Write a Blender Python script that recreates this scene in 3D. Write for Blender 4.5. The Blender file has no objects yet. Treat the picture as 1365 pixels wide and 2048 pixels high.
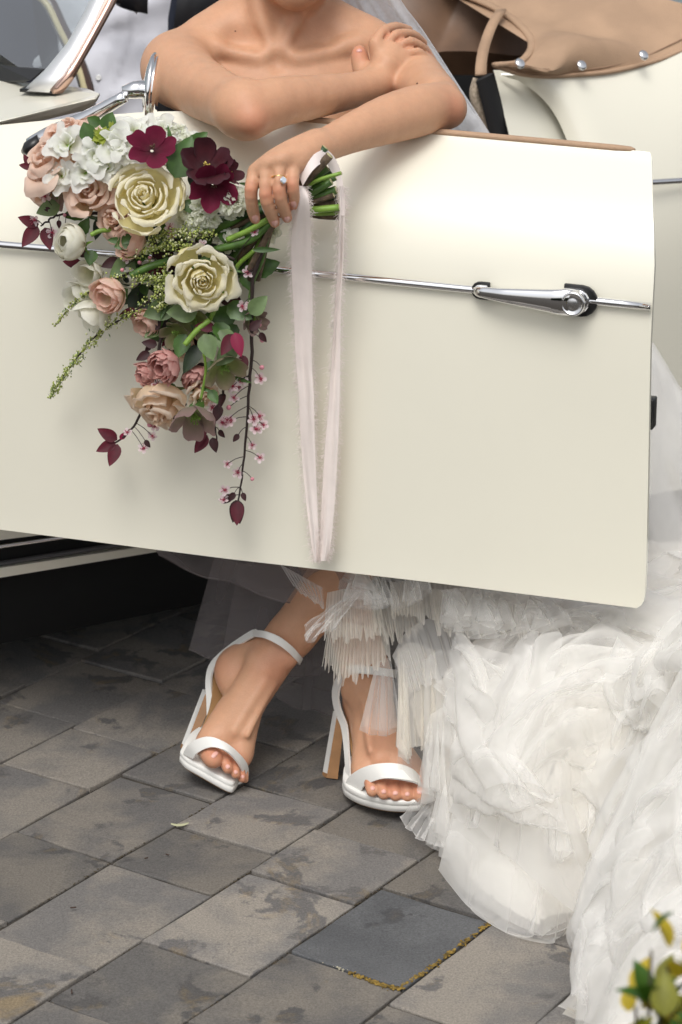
import bpy, math, random
import numpy as np
from mathutils import Vector, Matrix
random.seed(7); RNG = np.random.default_rng(11)
SC = bpy.context.scene
COL = SC.collection
R = math.radians

# ---------------------------------------------------------------- camera
CAMZ = 1.5; PITCH = R(17.85); F = 4714.0
cam_d = bpy.data.cameras.new('camera'); cam = bpy.data.objects.new('camera', cam_d); COL.objects.link(cam)
cam.location = (0, 0, CAMZ); cam.rotation_euler = (R(90) - PITCH, 0, 0)
cam_d.sensor_fit = 'VERTICAL'; cam_d.sensor_height = 36; cam_d.lens = 36 * F / 2048
cam_d.clip_start = 0.05; cam_d.clip_end = 500
cam_d.dof.use_dof = True; cam_d.dof.focus_distance = 3.3; cam_d.dof.aperture_fstop = 7.5
SC.camera = cam
SC.render.resolution_x, SC.render.resolution_y = 682, 1024

# ---------------------------------------------------------------- light
w = bpy.data.worlds.new('World'); SC.world = w; w.use_nodes = True
nt = w.node_tree; bg = nt.nodes['Background']
sky = nt.nodes.new('ShaderNodeTexSky'); sky.sky_type = 'NISHITA'; sky.sun_disc = False
SUN_EL, SUN_AZ = R(58), R(195)          # sun high behind the photographer, slightly left
sky.sun_elevation = SUN_EL; sky.sun_rotation = SUN_AZ
sky.air_density = 1.0; sky.dust_density = 4.0; sky.ozone_density = 1.0
hs = nt.nodes.new('ShaderNodeHueSaturation'); hs.inputs['Saturation'].default_value = 0.22
nt.links.new(sky.outputs[0], hs.inputs['Color']); nt.links.new(hs.outputs[0], bg.inputs['Color'])
bg.inputs['Strength'].default_value = 0.125
sun_d = bpy.data.lights.new('sun', 'SUN'); sun = bpy.data.objects.new('sun', sun_d); COL.objects.link(sun)
sun_d.energy = 1.0; sun_d.angle = R(28); sun_d.color = (1.0, 0.975, 0.935)
sun.rotation_euler = (R(90) - SUN_EL, 0, R(180) - SUN_AZ)
sun.location = (0, -4, 8)
SC.view_settings.view_transform = 'Standard'; SC.view_settings.look = 'None'
SC.view_settings.exposure = 0.38; SC.view_settings.gamma = 1.0; SC.view_settings.use_curve_mapping = False
SC.render.engine = 'CYCLES'
cy = SC.cycles
cy.use_denoising = True; cy.max_bounces = 12; cy.diffuse_bounces = 6; cy.glossy_bounces = 4
cy.transmission_bounces = 6; cy.transparent_max_bounces = 40; cy.use_adaptive_sampling = False
cy.sample_clamp_indirect = 6

# ---------------------------------------------------------------- photo geometry helpers (all give real 3-D points)
CP, SP = math.cos(PITCH), math.sin(PITCH)
def ray(px, py):
    x = (px - 682.5) / F; y = (1024 - py) / F
    return np.array([x, CP + y * SP, -SP + y * CP])
def P(px, py, Y):
    r = ray(px, py); return np.array([0, 0, CAMZ]) + r * (Y / r[1])
def G(px, py, z=0.0):
    r = ray(px, py); return np.array([0, 0, CAMZ]) + r * ((z - CAMZ) / r[2])
def mpp(px, py, Y):
    return Y / ray(px, py)[1] / F
def onplane(px, py, p0, n, off=0.0):
    n = np.asarray(n, float); p0 = np.asarray(p0, float) + n * off
    r = ray(px, py); o = np.array([0, 0, CAMZ])
    return o + r * (np.dot(p0 - o, n) / np.dot(r, n))
def lerp(a, b, t): return a + (b - a) * t
def ip(x, xs, ys): return float(np.interp(x, xs, ys))
def nrm(v):
    v = np.asarray(v, float); return v / (np.linalg.norm(v) + 1e-12)
def spline(pts, n):
    """Catmull-Rom through pts, n samples (numpy n x d)."""
    p = np.asarray(pts, float)
    if len(p) == 2: return np.array([lerp(p[0], p[1], t) for t in np.linspace(0, 1, n)])
    p = np.vstack([2 * p[0] - p[1], p, 2 * p[-1] - p[-2]])
    out = []
    for t in np.linspace(0, len(p) - 3 - 1e-9, n):
        i = int(t); u = t - i; a, b, c, d = p[i:i + 4]
        out.append(0.5 * (2 * b + (c - a) * u + (2 * a - 5 * b + 4 * c - d) * u * u + (3 * b - a - 3 * c + d) * u ** 3))
    return np.array(out)

# ---------------------------------------------------------------- object helpers
def wm(o):
    m = o.matrix_basis.copy()
    return (wm(o.parent) @ o.matrix_parent_inverse @ m) if o.parent else m
def adopt(o, parent):
    """parent o, whose geometry is written in world space"""
    if parent is not None:
        o.parent = parent; o.matrix_parent_inverse = wm(parent).inverted()
def mesh(name, v, f, smooth=True):
    me = bpy.data.meshes.new(name); me.from_pydata([tuple(map(float, q)) for q in v], [], [tuple(int(i) for i in q) for q in f])
    me.update()
    if smooth: me.polygons.foreach_set('use_smooth', [True] * len(me.polygons))
    return me
def ob(name, v, f, m, parent=None, smooth=True, local=False, solid=None, bevel=None, sub=0):
    me = mesh(name, v, f, smooth) if not isinstance(v, bpy.types.Mesh) else v
    if m is not None and not me.materials: me.materials.append(m)
    o = bpy.data.objects.new(name, me); COL.objects.link(o)
    if parent is not None:
        if local: o.parent = parent
        else: adopt(o, parent)
    if sub:
        s = o.modifiers.new('sub', 'SUBSURF'); s.levels = s.render_levels = sub
    if solid:
        s = o.modifiers.new('solid', 'SOLIDIFY'); s.thickness = abs(solid); s.offset = -1 if solid > 0 else 1
        s = o.modifiers.new('split', 'EDGE_SPLIT'); s.split_angle = R(50)
    if bevel:
        s = o.modifiers.new('bevel', 'BEVEL'); s.width = bevel; s.segments = 2; s.limit_method = 'ANGLE'; s.angle_limit = R(35)
    return o
def thing(name, label, cat, loc=(0, 0, 0), group=None):
    o = bpy.data.objects.new(name, None); COL.objects.link(o); o.location = loc; o.empty_display_size = 0.05
    o['label'] = label; o['category'] = cat
    if group: o['group'] = group
    return o
def grid(pts):
    a = np.asarray(pts, float); n, m = a.shape[:2]
    f = [(i * m + j, i * m + j + 1, (i + 1) * m + j + 1, (i + 1) * m + j) for i in range(n - 1) for j in range(m - 1)]
    return a.reshape(-1, 3), f
class MB:
    def __init__(s): s.v = []; s.f = []
    def add(s, v, f):
        b = len(s.v); s.v.extend([tuple(q) for q in v]); s.f.extend([tuple(i + b for i in q) for q in f]); return s
def frame(t, up=(0, 0, 1)):
    t = nrm(t); a = np.cross(up, t)
    if np.linalg.norm(a) < 1e-4: a = np.cross((1, 0, 0), t)
    a = nrm(a); return a, np.cross(t, a)
def tube(pts, rad, n=8, cap=True, flat=1.0):
    p = np.asarray(pts, float); k = len(p); rad = np.full(k, rad, float) if np.isscalar(rad) else np.asarray(rad, float)
    v = []; a = None
    for i in range(k):
        t = nrm(p[min(i + 1, k - 1)] - p[max(i - 1, 0)])
        if a is None: a, b = frame(t)
        else:
            a = nrm(a - t * np.dot(a, t)); b = np.cross(t, a)
        for j in range(n):
            th = 2 * math.pi * j / n; v.append(p[i] + rad[i] * (math.cos(th) * a + flat * math.sin(th) * b))
    f = [(i * n + j, i * n + (j + 1) % n, (i + 1) * n + (j + 1) % n, (i + 1) * n + j) for i in range(k - 1) for j in range(n)]
    if cap: f += [tuple(range(n))[::-1], tuple((k - 1) * n + j for j in range(n))]
    return v, f
def band(pts, wvec, thick=0.002, nvec=None):
    """flat strip along pts; wvec = half-width vectors per point (or one)"""
    p = np.asarray(pts, float); k = len(p)
    W = np.broadcast_to(np.asarray(wvec, float), (k, 3)); v = []
    for i in range(k):
        t = nrm(p[min(i + 1, k - 1)] - p[max(i - 1, 0)]); n = nrm(np.cross(t, W[i])) * thick / 2
        v += [p[i] - W[i] - n, p[i] + W[i] - n, p[i] + W[i] + n, p[i] - W[i] + n]
    f = [(i * 4 + j, i * 4 + (j + 1) % 4, i * 4 + 4 + (j + 1) % 4, i * 4 + 4 + j) for i in range(k - 1) for j in range(4)]
    f += [(3, 2, 1, 0), tuple((k - 1) * 4 + j for j in range(4))]
    return v, f
def boxv(c, ax, ay, az):
    c, ax, ay, az = map(lambda q: np.asarray(q, float), (c, ax, ay, az))
    v = [c + sx * ax + sy * ay + sz * az for sz in (-1, 1) for sx, sy in ((-1, -1), (1, -1), (1, 1), (-1, 1))]
    return v, [(3, 2, 1, 0), (4, 5, 6, 7), (0, 1, 5, 4), (1, 2, 6, 5), (2, 3, 7, 6), (3, 0, 4, 7)]
def prism(poly, d):
    """extrude polygon (3-D points) by vector d"""
    p = [np.asarray(q, float) for q in poly]; n = len(p); d = np.asarray(d, float)
    v = p + [q + d for q in p]
    return v, [tuple(range(n))[::-1], tuple(range(n, 2 * n))] + [(i, (i + 1) % n, n + (i + 1) % n, n + i) for i in range(n)]
def lathe(prof, c, axis, n=24):
    """prof = [(distance along axis, radius)]"""
    a, b = frame(axis); ax = nrm(axis); v = []
    for h, r in prof:
        for j in range(n):
            th = 2 * math.pi * j / n; v.append(np.asarray(c) + ax * h + r * (math.cos(th) * a + math.sin(th) * b))
    k = len(prof)
    f = [(i * n + j, i * n + (j + 1) % n, (i + 1) * n + (j + 1) % n, (i + 1) * n + j) for i in range(k - 1) for j in range(n)]
    f += [tuple(range(n))[::-1], tuple((k - 1) * n + j for j in range(n))]
    return v, f
def ball(c, r, n=8, m=6):
    rr = np.broadcast_to(np.asarray(r, float), (3,)); v = []; c = np.asarray(c, float)
    for i in range(m + 1):
        ph = math.pi * i / m
        for j in range(n):
            th = 2 * math.pi * j / n
            v.append(c + rr * np.array([math.sin(ph) * math.cos(th), math.sin(ph) * math.sin(th), math.cos(ph)]))
    return v, [(i * n + j, (i + 1) * n + j, (i + 1) * n + (j + 1) % n, i * n + (j + 1) % n) for i in range(m) for j in range(n)]

# ---------------------------------------------------------------- materials
MATS = {}
def mat(name, col, rough=0.5, metal=0.0, coat=0.0, sss=0.0, sheen=0.0, var=0.0, vscale=20.0, bump=0.0, bscale=80.0, spec=0.5,
        col2=None, trans=0.0, aniso=None):
    if name in MATS: return MATS[name]
    m = bpy.data.materials.new(name); m.use_nodes = True; n = m.node_tree.nodes; l = m.node_tree.links
    b = n['Principled BSDF']; b.inputs['Base Color'].default_value = (*col, 1); b.inputs['Roughness'].default_value = rough
    b.inputs['Metallic'].default_value = metal; b.inputs['Coat Weight'].default_value = coat; b.inputs['Coat Roughness'].default_value = 0.04
    b.inputs['Specular IOR Level'].default_value = spec
    if sss:
        b.inputs['Subsurface Weight'].default_value = sss; b.inputs['Subsurface Radius'].default_value = (1.0, 0.35, 0.2); b.inputs['Subsurface Scale'].default_value = 0.008
    if sheen: b.inputs['Sheen Weight'].default_value = sheen
    tc = n.new('ShaderNodeTexCoord')
    if var or col2:
        tx = n.new('ShaderNodeTexNoise'); tx.inputs['Scale'].default_value = vscale; tx.inputs['Detail'].default_value = 5
        l.new(tc.outputs['Object'], tx.inputs['Vector'])
        mx = n.new('ShaderNodeMix'); mx.data_type = 'RGBA'
        c2 = col2 or tuple(max(0, c * (1 - var)) for c in col)
        mx.inputs['A'].default_value = (*c2, 1); mx.inputs['B'].default_value = (*tuple(min(1, c * (1 + (0 if col2 else var * .6))) for c in col), 1)
        rp = n.new('ShaderNodeMapRange'); rp.inputs['From Min'].default_value = 0.35; rp.inputs['From Max'].default_value = 0.65
        l.new(tx.outputs['Fac'], rp.inputs['Value']); l.new(rp.outputs[0], mx.inputs['Factor']); l.new(mx.outputs['Result'], b.inputs['Base Color'])
    if bump:
        tb = n.new('ShaderNodeTexNoise'); tb.inputs['Scale'].default_value = bscale; tb.inputs['Detail'].default_value = 6
        l.new(tc.outputs['Object'], tb.inputs['Vector'])
        bp = n.new('ShaderNodeBump'); bp.inputs['Strength'].default_value = bump; bp.inputs['Distance'].default_value = 0.002
        l.new(tb.outputs['Fac'], bp.inputs['Height']); l.new(bp.outputs[0], b.inputs['Normal'])
    if trans:
        ml = n.new('ShaderNodeMixShader'); t = n.new('ShaderNodeBsdfTranslucent'); t.inputs['Color'].default_value = (*col, 1)
        src = b.inputs['Base Color'].links
        if src: l.new(src[0].from_socket, t.inputs['Color'])
        ml.inputs[0].default_value = trans; l.new(b.outputs[0], ml.inputs[1]); l.new(t.outputs[0], ml.inputs[2])
        l.new(ml.outputs[0], n['Material Output'].inputs['Surface'])
    MATS[name] = m; return m
def tulle(name, col, a0, a1, weave=0.0):
    """sheer net: opacity a0 face-on, a1 seen edge-on"""
    if name in MATS: return MATS[name]
    m = bpy.data.materials.new(name); m.use_nodes = True; n = m.node_tree.nodes; l = m.node_tree.links
    n.remove(n['Principled BSDF'])
    d = n.new('ShaderNodeBsdfDiffuse'); t = n.new('ShaderNodeBsdfTranslucent'); tr = n.new('ShaderNodeBsdfTransparent')
    for x in (d, t): x.inputs['Color'].default_value = (*col, 1)
    m1 = n.new('ShaderNodeMixShader'); m1.inputs[0].default_value = 0.42
    l.new(d.outputs[0], m1.inputs[1]); l.new(t.outputs[0], m1.inputs[2])
    lw = n.new('ShaderNodeLayerWeight'); lw.inputs['Blend'].default_value = 0.5
    mr = n.new('ShaderNodeMapRange'); mr.inputs['To Min'].default_value = a0; mr.inputs['To Max'].default_value = a1
    l.new(lw.outputs['Facing'], mr.inputs['Value'])
    fac = mr.outputs[0]
    if weave:
        tc = n.new('ShaderNodeTexCoord'); tx = n.new('ShaderNodeTexNoise'); tx.inputs['Scale'].default_value = weave
        l.new(tc.outputs['Object'], tx.inputs['Vector'])
        mu = n.new('ShaderNodeMath'); mu.operation = 'MULTIPLY'; mv = n.new('ShaderNodeMapRange')
        mv.inputs['To Min'].default_value = 0.55; mv.inputs['To Max'].default_value = 1.4
        l.new(tx.outputs['Fac'], mv.inputs['Value']); l.new(mv.outputs[0], mu.inputs[0]); l.new(fac, mu.inputs[1]); mu.use_clamp = True; fac = mu.outputs[0]
    m2 = n.new('ShaderNodeMixShader'); l.new(fac, m2.inputs[0]); l.new(tr.outputs[0], m2.inputs[1]); l.new(m1.outputs[0], m2.inputs[2])
    l.new(m2.outputs[0], n['Material Output'].inputs['Surface'])
    MATS[name] = m; return m
def glass_mat(name, tint, refl):
    m = bpy.data.materials.new(name); m.use_nodes = True; n = m.node_tree.nodes; l = m.node_tree.links; n.remove(n['Principled BSDF'])
    tr = n.new('ShaderNodeBsdfTransparent'); tr.inputs[0].default_value = (*tint, 1)
    g = n.new('ShaderNodeBsdfGlossy'); g.inputs['Roughness'].default_value = 0.02
    fr = n.new('ShaderNodeFresnel'); fr.inputs[0].default_value = 1.5
    ad = n.new('ShaderNodeMath'); ad.operation = 'ADD'; ad.inputs[1].default_value = refl; ad.use_clamp = True; l.new(fr.outputs[0], ad.inputs[0])
    mx = n.new('ShaderNodeMixShader'); l.new(ad.outputs[0], mx.inputs[0]); l.new(tr.outputs[0], mx.inputs[1]); l.new(g.outputs[0], mx.inputs[2])
    l.new(mx.outputs[0], n['Material Output'].inputs['Surface']); MATS[name] = m; return m

PAINT = mat('cream_paint', (0.80, 0.772, 0.655), rough=0.30, coat=0.45, var=0.02, vscale=3)
CHROME = mat('chrome', (0.82, 0.82, 0.83), rough=0.06, metal=1.0)
RUBBER = mat('black_rubber', (0.012, 0.012, 0.013), rough=0.55)
BLACKTRIM = mat('black_gasket', (0.01, 0.01, 0.01), rough=0.35)
DARK = mat('dark_underside', (0.006, 0.006, 0.006), rough=0.9)
TAN = mat('tan_hood_cloth', (0.42, 0.275, 0.175), rough=0.72, var=0.14, vscale=9, bump=0.5, bscale=420)
LEATHER = mat('brown_leather', (0.13, 0.07, 0.038), rough=0.5, var=0.25, vscale=14, bump=0.1, bscale=300)
CARPET = mat('beige_binding', (0.45, 0.37, 0.28), rough=0.95, var=0.3, vscale=220, bump=1.0, bscale=400)
# ================================================================ the setting: pavement
def stone_mat(name, c1, c2, c3, dark=1.0):
    m = bpy.data.materials.new(name); m.use_nodes = True; n = m.node_tree.nodes; l = m.node_tree.links; b = n['Principled BSDF']
    tc = n.new('ShaderNodeTexCoord'); oi = n.new('ShaderNodeObjectInfo')
    ad = n.new('ShaderNodeVectorMath'); ad.operation = 'MULTIPLY_ADD'; ad.inputs[1].default_value = (1, 1, 1)
    sc = n.new('ShaderNodeVectorMath'); sc.operation = 'SCALE'; sc.inputs[0].default_value = (17, 9, 5); l.new(oi.outputs['Random'], sc.inputs['Scale'])
    l.new(tc.outputs['Object'], ad.inputs[0]); l.new(sc.outputs[0], ad.inputs[2])
    def noise(s, d, r=0.55, dist=0.0):
        t = n.new('ShaderNodeTexNoise'); t.inputs['Scale'].default_value = s; t.inputs['Detail'].default_value = d
        t.inputs['Roughness'].default_value = r; t.inputs['Distortion'].default_value = dist; l.new(ad.outputs[0], t.inputs['Vector']); return t.outputs['Fac']
    def ramp(x, a, c):
        r = n.new('ShaderNodeMapRange'); r.inputs['From Min'].default_value = a; r.inputs['From Max'].default_value = c; l.new(x, r.inputs['Value']); return r.outputs[0]
    def mix(f, a, c):
        x = n.new('ShaderNodeMix'); x.data_type = 'RGBA'
        if hasattr(f, 'type'): l.new(f, x.inputs['Factor'])
        else: x.inputs['Factor'].default_value = f
        for k, q in (('A', a), ('B', c)):
            if hasattr(q, 'type'): l.new(q, x.inputs[k])
            else: x.inputs[k].default_value = (*q, 1)
        return x.outputs['Result']
    base = mix(ramp(noise(8, 6, 0.55, 0.25), 0.42, 0.58), c1, c2)
    base = mix(ramp(noise(9, 9, 0.60, 0.3), 0.565, 0.595), base, c3)
    ochre = n.new('ShaderNodeMath'); ochre.operation = 'MULTIPLY'; ochre.inputs[1].default_value = 0.5 * dark
    l.new(ramp(noise(9, 7, 0.68, 0.6), 0.58, 0.70), ochre.inputs[0])
    base = mix(ochre.outputs[0], base, (0.24, 0.17, 0.075))
    # per stone tone, grit
    hv = n.new('ShaderNodeHueSaturation'); vr = n.new('ShaderNodeMapRange'); vr.inputs['To Min'].default_value = 0.70; vr.inputs['To Max'].default_value = 1.40
    l.new(oi.outputs['Random'], vr.inputs['Value']); l.new(vr.outputs[0], hv.inputs['Value']); l.new(base, hv.inputs['Color'])
    gr = n.new('ShaderNodeMapRange'); gr.inputs['From Min'].default_value = 0.3; gr.inputs['From Max'].default_value = 0.7; gr.inputs['To Min'].default_value = 0.58; gr.inputs['To Max'].default_value = 1.5
    l.new(noise(330, 4, 0.85), gr.inputs['Value'])
    mu = n.new('ShaderNodeMix'); mu.data_type = 'RGBA'; mu.blend_type = 'MULTIPLY'; mu.inputs['Factor'].default_value = 1
    l.new(hv.outputs[0], mu.inputs['A']); l.new(gr.outputs[0], mu.inputs['B']); l.new(mu.outputs['Result'], b.inputs['Base Color'])
    b.inputs['Roughness'].default_value = 0.72
    bp = n.new('ShaderNodeBump'); bp.inputs['Strength'].default_value = 0.55; bp.inputs['Distance'].default_value = 0.004
    hsum = n.new('ShaderNodeMath'); hsum.operation = 'MULTIPLY_ADD'; hsum.inputs[1].default_value = 0.35
    l.new(noise(240, 3, 0.7), hsum.inputs[0]); l.new(noise(24, 6, 0.6), hsum.inputs[2]); l.new(hsum.outputs[0], bp.inputs['Height']); l.new(bp.outputs[0], b.inputs['Normal'])
    return m
STONE = stone_mat('weathered_stone', (0.128, 0.121, 0.115), (0.195, 0.175, 0.150), (0.092, 0.087, 0.084))
SLATE = stone_mat('dark_slate', (0.062, 0.064, 0.068), (0.082, 0.084, 0.088), (0.046, 0.047, 0.050), .2)
MORTAR = mat('sandy_joint', (0.045, 0.038, 0.030), rough=0.95, var=0.5, vscale=30, bump=0.8, bscale=200)
MOSS = mat('ochre_lichen', (0.26, 0.17, 0.035), rough=0.95, var=0.6, vscale=120, bump=1.0, bscale=500)

ya = R(56.156); GC, GS = math.cos(ya), math.sin(ya)
COURSE = 0.120167 * 1.5; GO = 1.66821 * 1.5
def gw(g0, g1): return np.array([GC * g0 - GS * g1, GS * g0 + GC * g1])     # stone-grid to world
def wg(p): return np.array([GC * p[0] + GS * p[1], -GS * p[0] + GC * p[1]])
v, f = [(-60, -60, -0.0045), (60, -60, -0.0045), (60, 60, -0.0045), (-60, 60, -0.0045)], [(0, 1, 2, 3)]
pavement = ob('pavement', v, f, MORTAR); pavement['kind'] = 'structure'
known = {0: [(80, 1427)], 1: [(230, 1481), (90, 1554)], 2: [(335, 1576), (122, 1690)], 3: [(324, 1758), (95, 1906), (587, 1598), (447, 1680)],
         4: [(398, 1920), (610, 1778), (743, 1692)], 5: [(692, 1942), (870, 1808)], 6: [(832, 2026), (1075, 1875)]}
def paver(a, b, k, m, seed):
    rr = random.Random(seed)
    g = 0.0021
    lo, hi = GO - (k + 1) * COURSE + g, GO - k * COURSE - g
    a += g; b -= g
    j = lambda s: rr.uniform(-s, s)
    # outline with worn, slightly wavering edges
    cor = [(a, lo), (b, lo), (b, hi), (a, hi)]; out = []
    for i in range(4):
        p, q = np.array(cor[i]), np.array(cor[(i + 1) % 4])
        for t in (0.0, 0.025, 0.3, 0.5, 0.72, 0.975):
            out.append(p + (q - p) * t + np.array([j(0.0013), j(0.0013)]))
    c = np.mean(out, axis=0); n = len(out); tz = [j(0.0022), j(0.012), j(0.012)]
    z = lambda p: tz[0] + tz[1] * (p[0] - c[0]) + tz[2] * (p[1] - c[1])
    v = []
    for ins, dz in ((0, -0.03), (0, -0.0020), (0.0008, -0.0005), (0.0022, 0.0)):
        for p in out:
            d = p - c; q = c + d * (1 - ins / np.linalg.norm(d)); w_ = gw(*q); v.append((w_[0], w_[1], z(q) + dz + (j(0.0002) if ins else 0)))
    f = [(r * n + i, r * n + (i + 1) % n, (r + 1) * n + (i + 1) % n, (r + 1) * n + i) for r in range(3) for i in range(n)]
    cw = gw(*c); v.append((cw[0], cw[1], z(c) + 0.0005)); f += [(3 * n + i, 3 * n + (i + 1) % n, len(v) - 1) for i in range(n)]
    o = ob('paving_stone', v, f, m, pavement, smooth=False)
    return o
slate_c = wg(G(790, 1880)[:2]); cnt = 0
for k in range(-9, 14):
    ks = sorted(wg(G(*q)[:2])[0] for q in known.get(k, []))
    js = list(ks); rr = random.Random(100 + k)
    if not js: js = [1.6 + rr.uniform(0, 0.2)]
    while js[-1] < 4.4: js.append(js[-1] + rr.choice([0.19, 0.22, 0.24, 0.27]))
    while js[0] > 0.5: js.insert(0, js[0] - rr.choice([0.19, 0.22, 0.24, 0.27]))
    full = [js[0]]
    for q in js[1:]:
        gap = q - full[-1]
        if gap > 0.36:
            m_ = max(2, round(gap / 0.235)); full += [full[-1] + gap * i / m_ for i in range(1, m_)]
        full.append(q)
    for a, b in zip(full, full[1:]):
        c = gw((a + b) / 2, GO - (k + .5) * COURSE)
        if not (-0.85 < c[0] < 0.95 and 2.15 < c[1] < 4.75): continue
        is_sl = k == 5 and a < slate_c[0] < b
        o = paver(a, b, k, SLATE if is_sl else STONE, cnt); cnt += 1
        if is_sl: o['label'] = 'dark blue-grey slate slab edged with yellow lichen'
# yellow lichen along two edges of the slate slab
def crumbs(name, path, m, parent, n=260, spread=0.006, size=0.003, seed=1):
    rr = random.Random(seed); mb = MB(); p = np.asarray(path, float)
    for _ in range(n):
        i = rr.randrange(len(p) - 1); u_ = rr.random(); q = lerp(p[i], p[i + 1], u_); s = size * rr.uniform(.4, 1.2)
        if math.sin((i + u_) * 9.1 + seed) + math.sin((i + u_) * 23.0) < rr.uniform(-1.2, .6): continue
        c = q + np.array([rr.gauss(0, spread * .5), rr.gauss(0, spread * .5), s * .15])
        mb.add(*ball(c, (s, s * rr.uniform(.6, 1.2), s * .5), 5, 3))
    o = ob(name, mb.v, mb.f, m, parent); o['kind'] = 'stuff'; return o
ep = [G(x, y, 0.0005) for x, y in ((700, 1946), (740, 1962), (770, 1972), (797, 1979), (840, 1950), (880, 1922), (930, 1884), (984, 1843))]
crumbs('lichen', ep, MOSS, pavement, 900, 0.0045, 0.0020, 3)
ep = [G(x, y, 0.0) for x, y in ((596, 1902), (640, 1915), (690, 1940))]
crumbs('lichen', ep, mat('pale_grit', (0.4, 0.37, 0.28), rough=.95), pavement, 120, 0.006, 0.0016, 4)
for (x0, y0, x1, y1, s) in ((0, 1672, 361, 1486, 5), (0, 1854, 607, 1502, 6), (40, 2048, 673, 1630, 7), (381, 2044, 835, 1724, 8)):
    crumbs('grit', [G(x0, y0, -0.0025), G(x1, y1, -0.0025)], mat('brown_grit', (0.07, 0.055, 0.035), rough=.95), pavement, 260, 0.003, 0.0018, s)
# small things lying on the stones
LEAFY = mat('dry_pale_leaf', (0.42, 0.42, 0.26), rough=.6)
def ground_leaf(name, px, py, ln, wd, rot, m, label, cat='leaf', grp=None):
    c = G(px, py, 0.004); d = np.array([math.cos(rot), math.sin(rot), 0]); s = np.array([-d[1], d[0], 0]); v = []; 
    for i, t in enumerate(np.linspace(-1, 1, 7)):
        wv = wd * (1 - t * t) ** .7 + 0.0002
        for u in (-1, 0, 1): v.append(c + d * ln * t + s * wv * u + np.array([0, 0, 0.0022 * (1 - u * u) * .8 + 0.002 * t * t]))
    f = [(i * 3 + j, i * 3 + j + 1, i * 3 + 4 + j, i * 3 + 3 + j) for i in range(6) for j in range(2)]
    o = ob(name, v, f, m); o['label'] = label; o['category'] = cat
    if grp: o['group'] = grp
    return o
ground_leaf('fallen_leaf', 360, 1650, 0.013, 0.004, 0.1, LEAFY, 'small pale green fallen leaf on a stone joint below the left shoe')
TW = mat('dark_twig', (0.05, 0.028, 0.02), rough=.8)
for (x, y, ln, rot, tl_) in ((147, 1815, .004, .2, 'tiny dark twig scrap lying flat beside the oval stain, leftmost of the scraps'), (144, 1983, .005, 1.7, 'dark twig scrap lowest on the paving, near the bottom left corner'), (293, 1716, .003, .6, 'tiny dark scrap on the stone below the fallen leaf, nearer the left edge'), (335, 1709, .003, 2.5, 'tiny dark scrap on the stone below the fallen leaf, right one of two')):
    v, f = tube([G(x, y, 0.003) - np.array([math.cos(rot), math.sin(rot), 0]) * ln, G(x, y, 0.004) + np.array([math.cos(rot), math.sin(rot), 0]) * ln], 0.0011, 5)
    o = ob('twig_scrap', v, f, TW); o['label'] = tl_; o['category'] = 'twig'; o['group'] = 'twig scraps on the paving'

# ================================================================ the car
DP, DN, DD = (0.406, 3.0, 0), (-0.322, -0.947, 0), np.array([0.947, -0.322, 0])
CPt, CN, CD = (0.276, 4.04, 0), (0.515, -0.857, 0), np.array([0.857, 0.515, 0])
def D(px, py, off=0.0): return onplane(px, py, DP, DN, off)
def C(px, py, off=0.0): return onplane(px, py, CPt, CN, off)
DNv, CNv = np.array(DN), np.array(CN); UP = np.array([0, 0, 1.0])
car = thing('vintage_car', 'cream vintage open-top car with its passenger door swung open', 'car', (0.2, 4.4, 0))
# --- door
door_top = lambda x: ip(x, [-300, 0, 150, 300, 400, 620, 860, 1270, 1310], [285, 250, 235, 223, 222, 241, 264, 301, 305])
door_bot = lambda x: ip(x, [-300, 0, 450, 660, 840, 1200, 1320], [1025, 1059, 1117, 1141, 1162, 1207, 1222])
fr = [0, .012, .03, .055, .085, .12, .16, .2, .245, .29, .34, .42, .52, .62, .72, .82, .92, .965, .983, .993, 1]
of = [-.125, -.121, -.11, -.094, -.075, -.056, -.038, -.024, -.012, -.004, 0, .003, .004, .004, .003, .001, -.001, -.002, -.002, -.002, -.002]
def redge(y): return ip(y, [300, 312, 420, 520, 620, 700, 1000, 1150, 1190, 1203, 1211, 1218], [1298, 1304, 1307, 1310, 1305, 1301, 1296, 1292, 1290, 1288, 1284, 1274])
rows = []
for a, o_ in zip(fr, of):
    yr = lerp(door_top(1300), door_bot(1290), a); xr = redge(yr); row = []
    for c in list(np.linspace(0, .95, 34)) + [.965, .98, .99, .996, 1.0]:
        x = lerp(-340, xr, c); row.append(D(x, lerp(door_top(x), door_bot(x), a), o_))
    rows.append(row)
v, f = grid(rows)
door = ob('door', v, [q[::-1] for q in f], PAINT, car, solid=0.010)
# folded return of the free edge and inner skin
e = [r[-1] for r in rows][4:]
v, f = grid([[q - DNv * d - DD * i for q in e] for d, i in ((0.0105, 0.003), (0.03, 0.010), (0.06, 0.03))])
ob('edge_return', v, f, PAINT, door)
v, f = grid([[D(x, lerp(door_top(x), door_bot(x), a), o_ - (0.075 if a > .05 else .035)) for x in np.linspace(-300, 1262, 24)] for a, o_ in zip(fr, of)])
ob('door_lining', v, f[::1], LEATHER, door)
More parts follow.
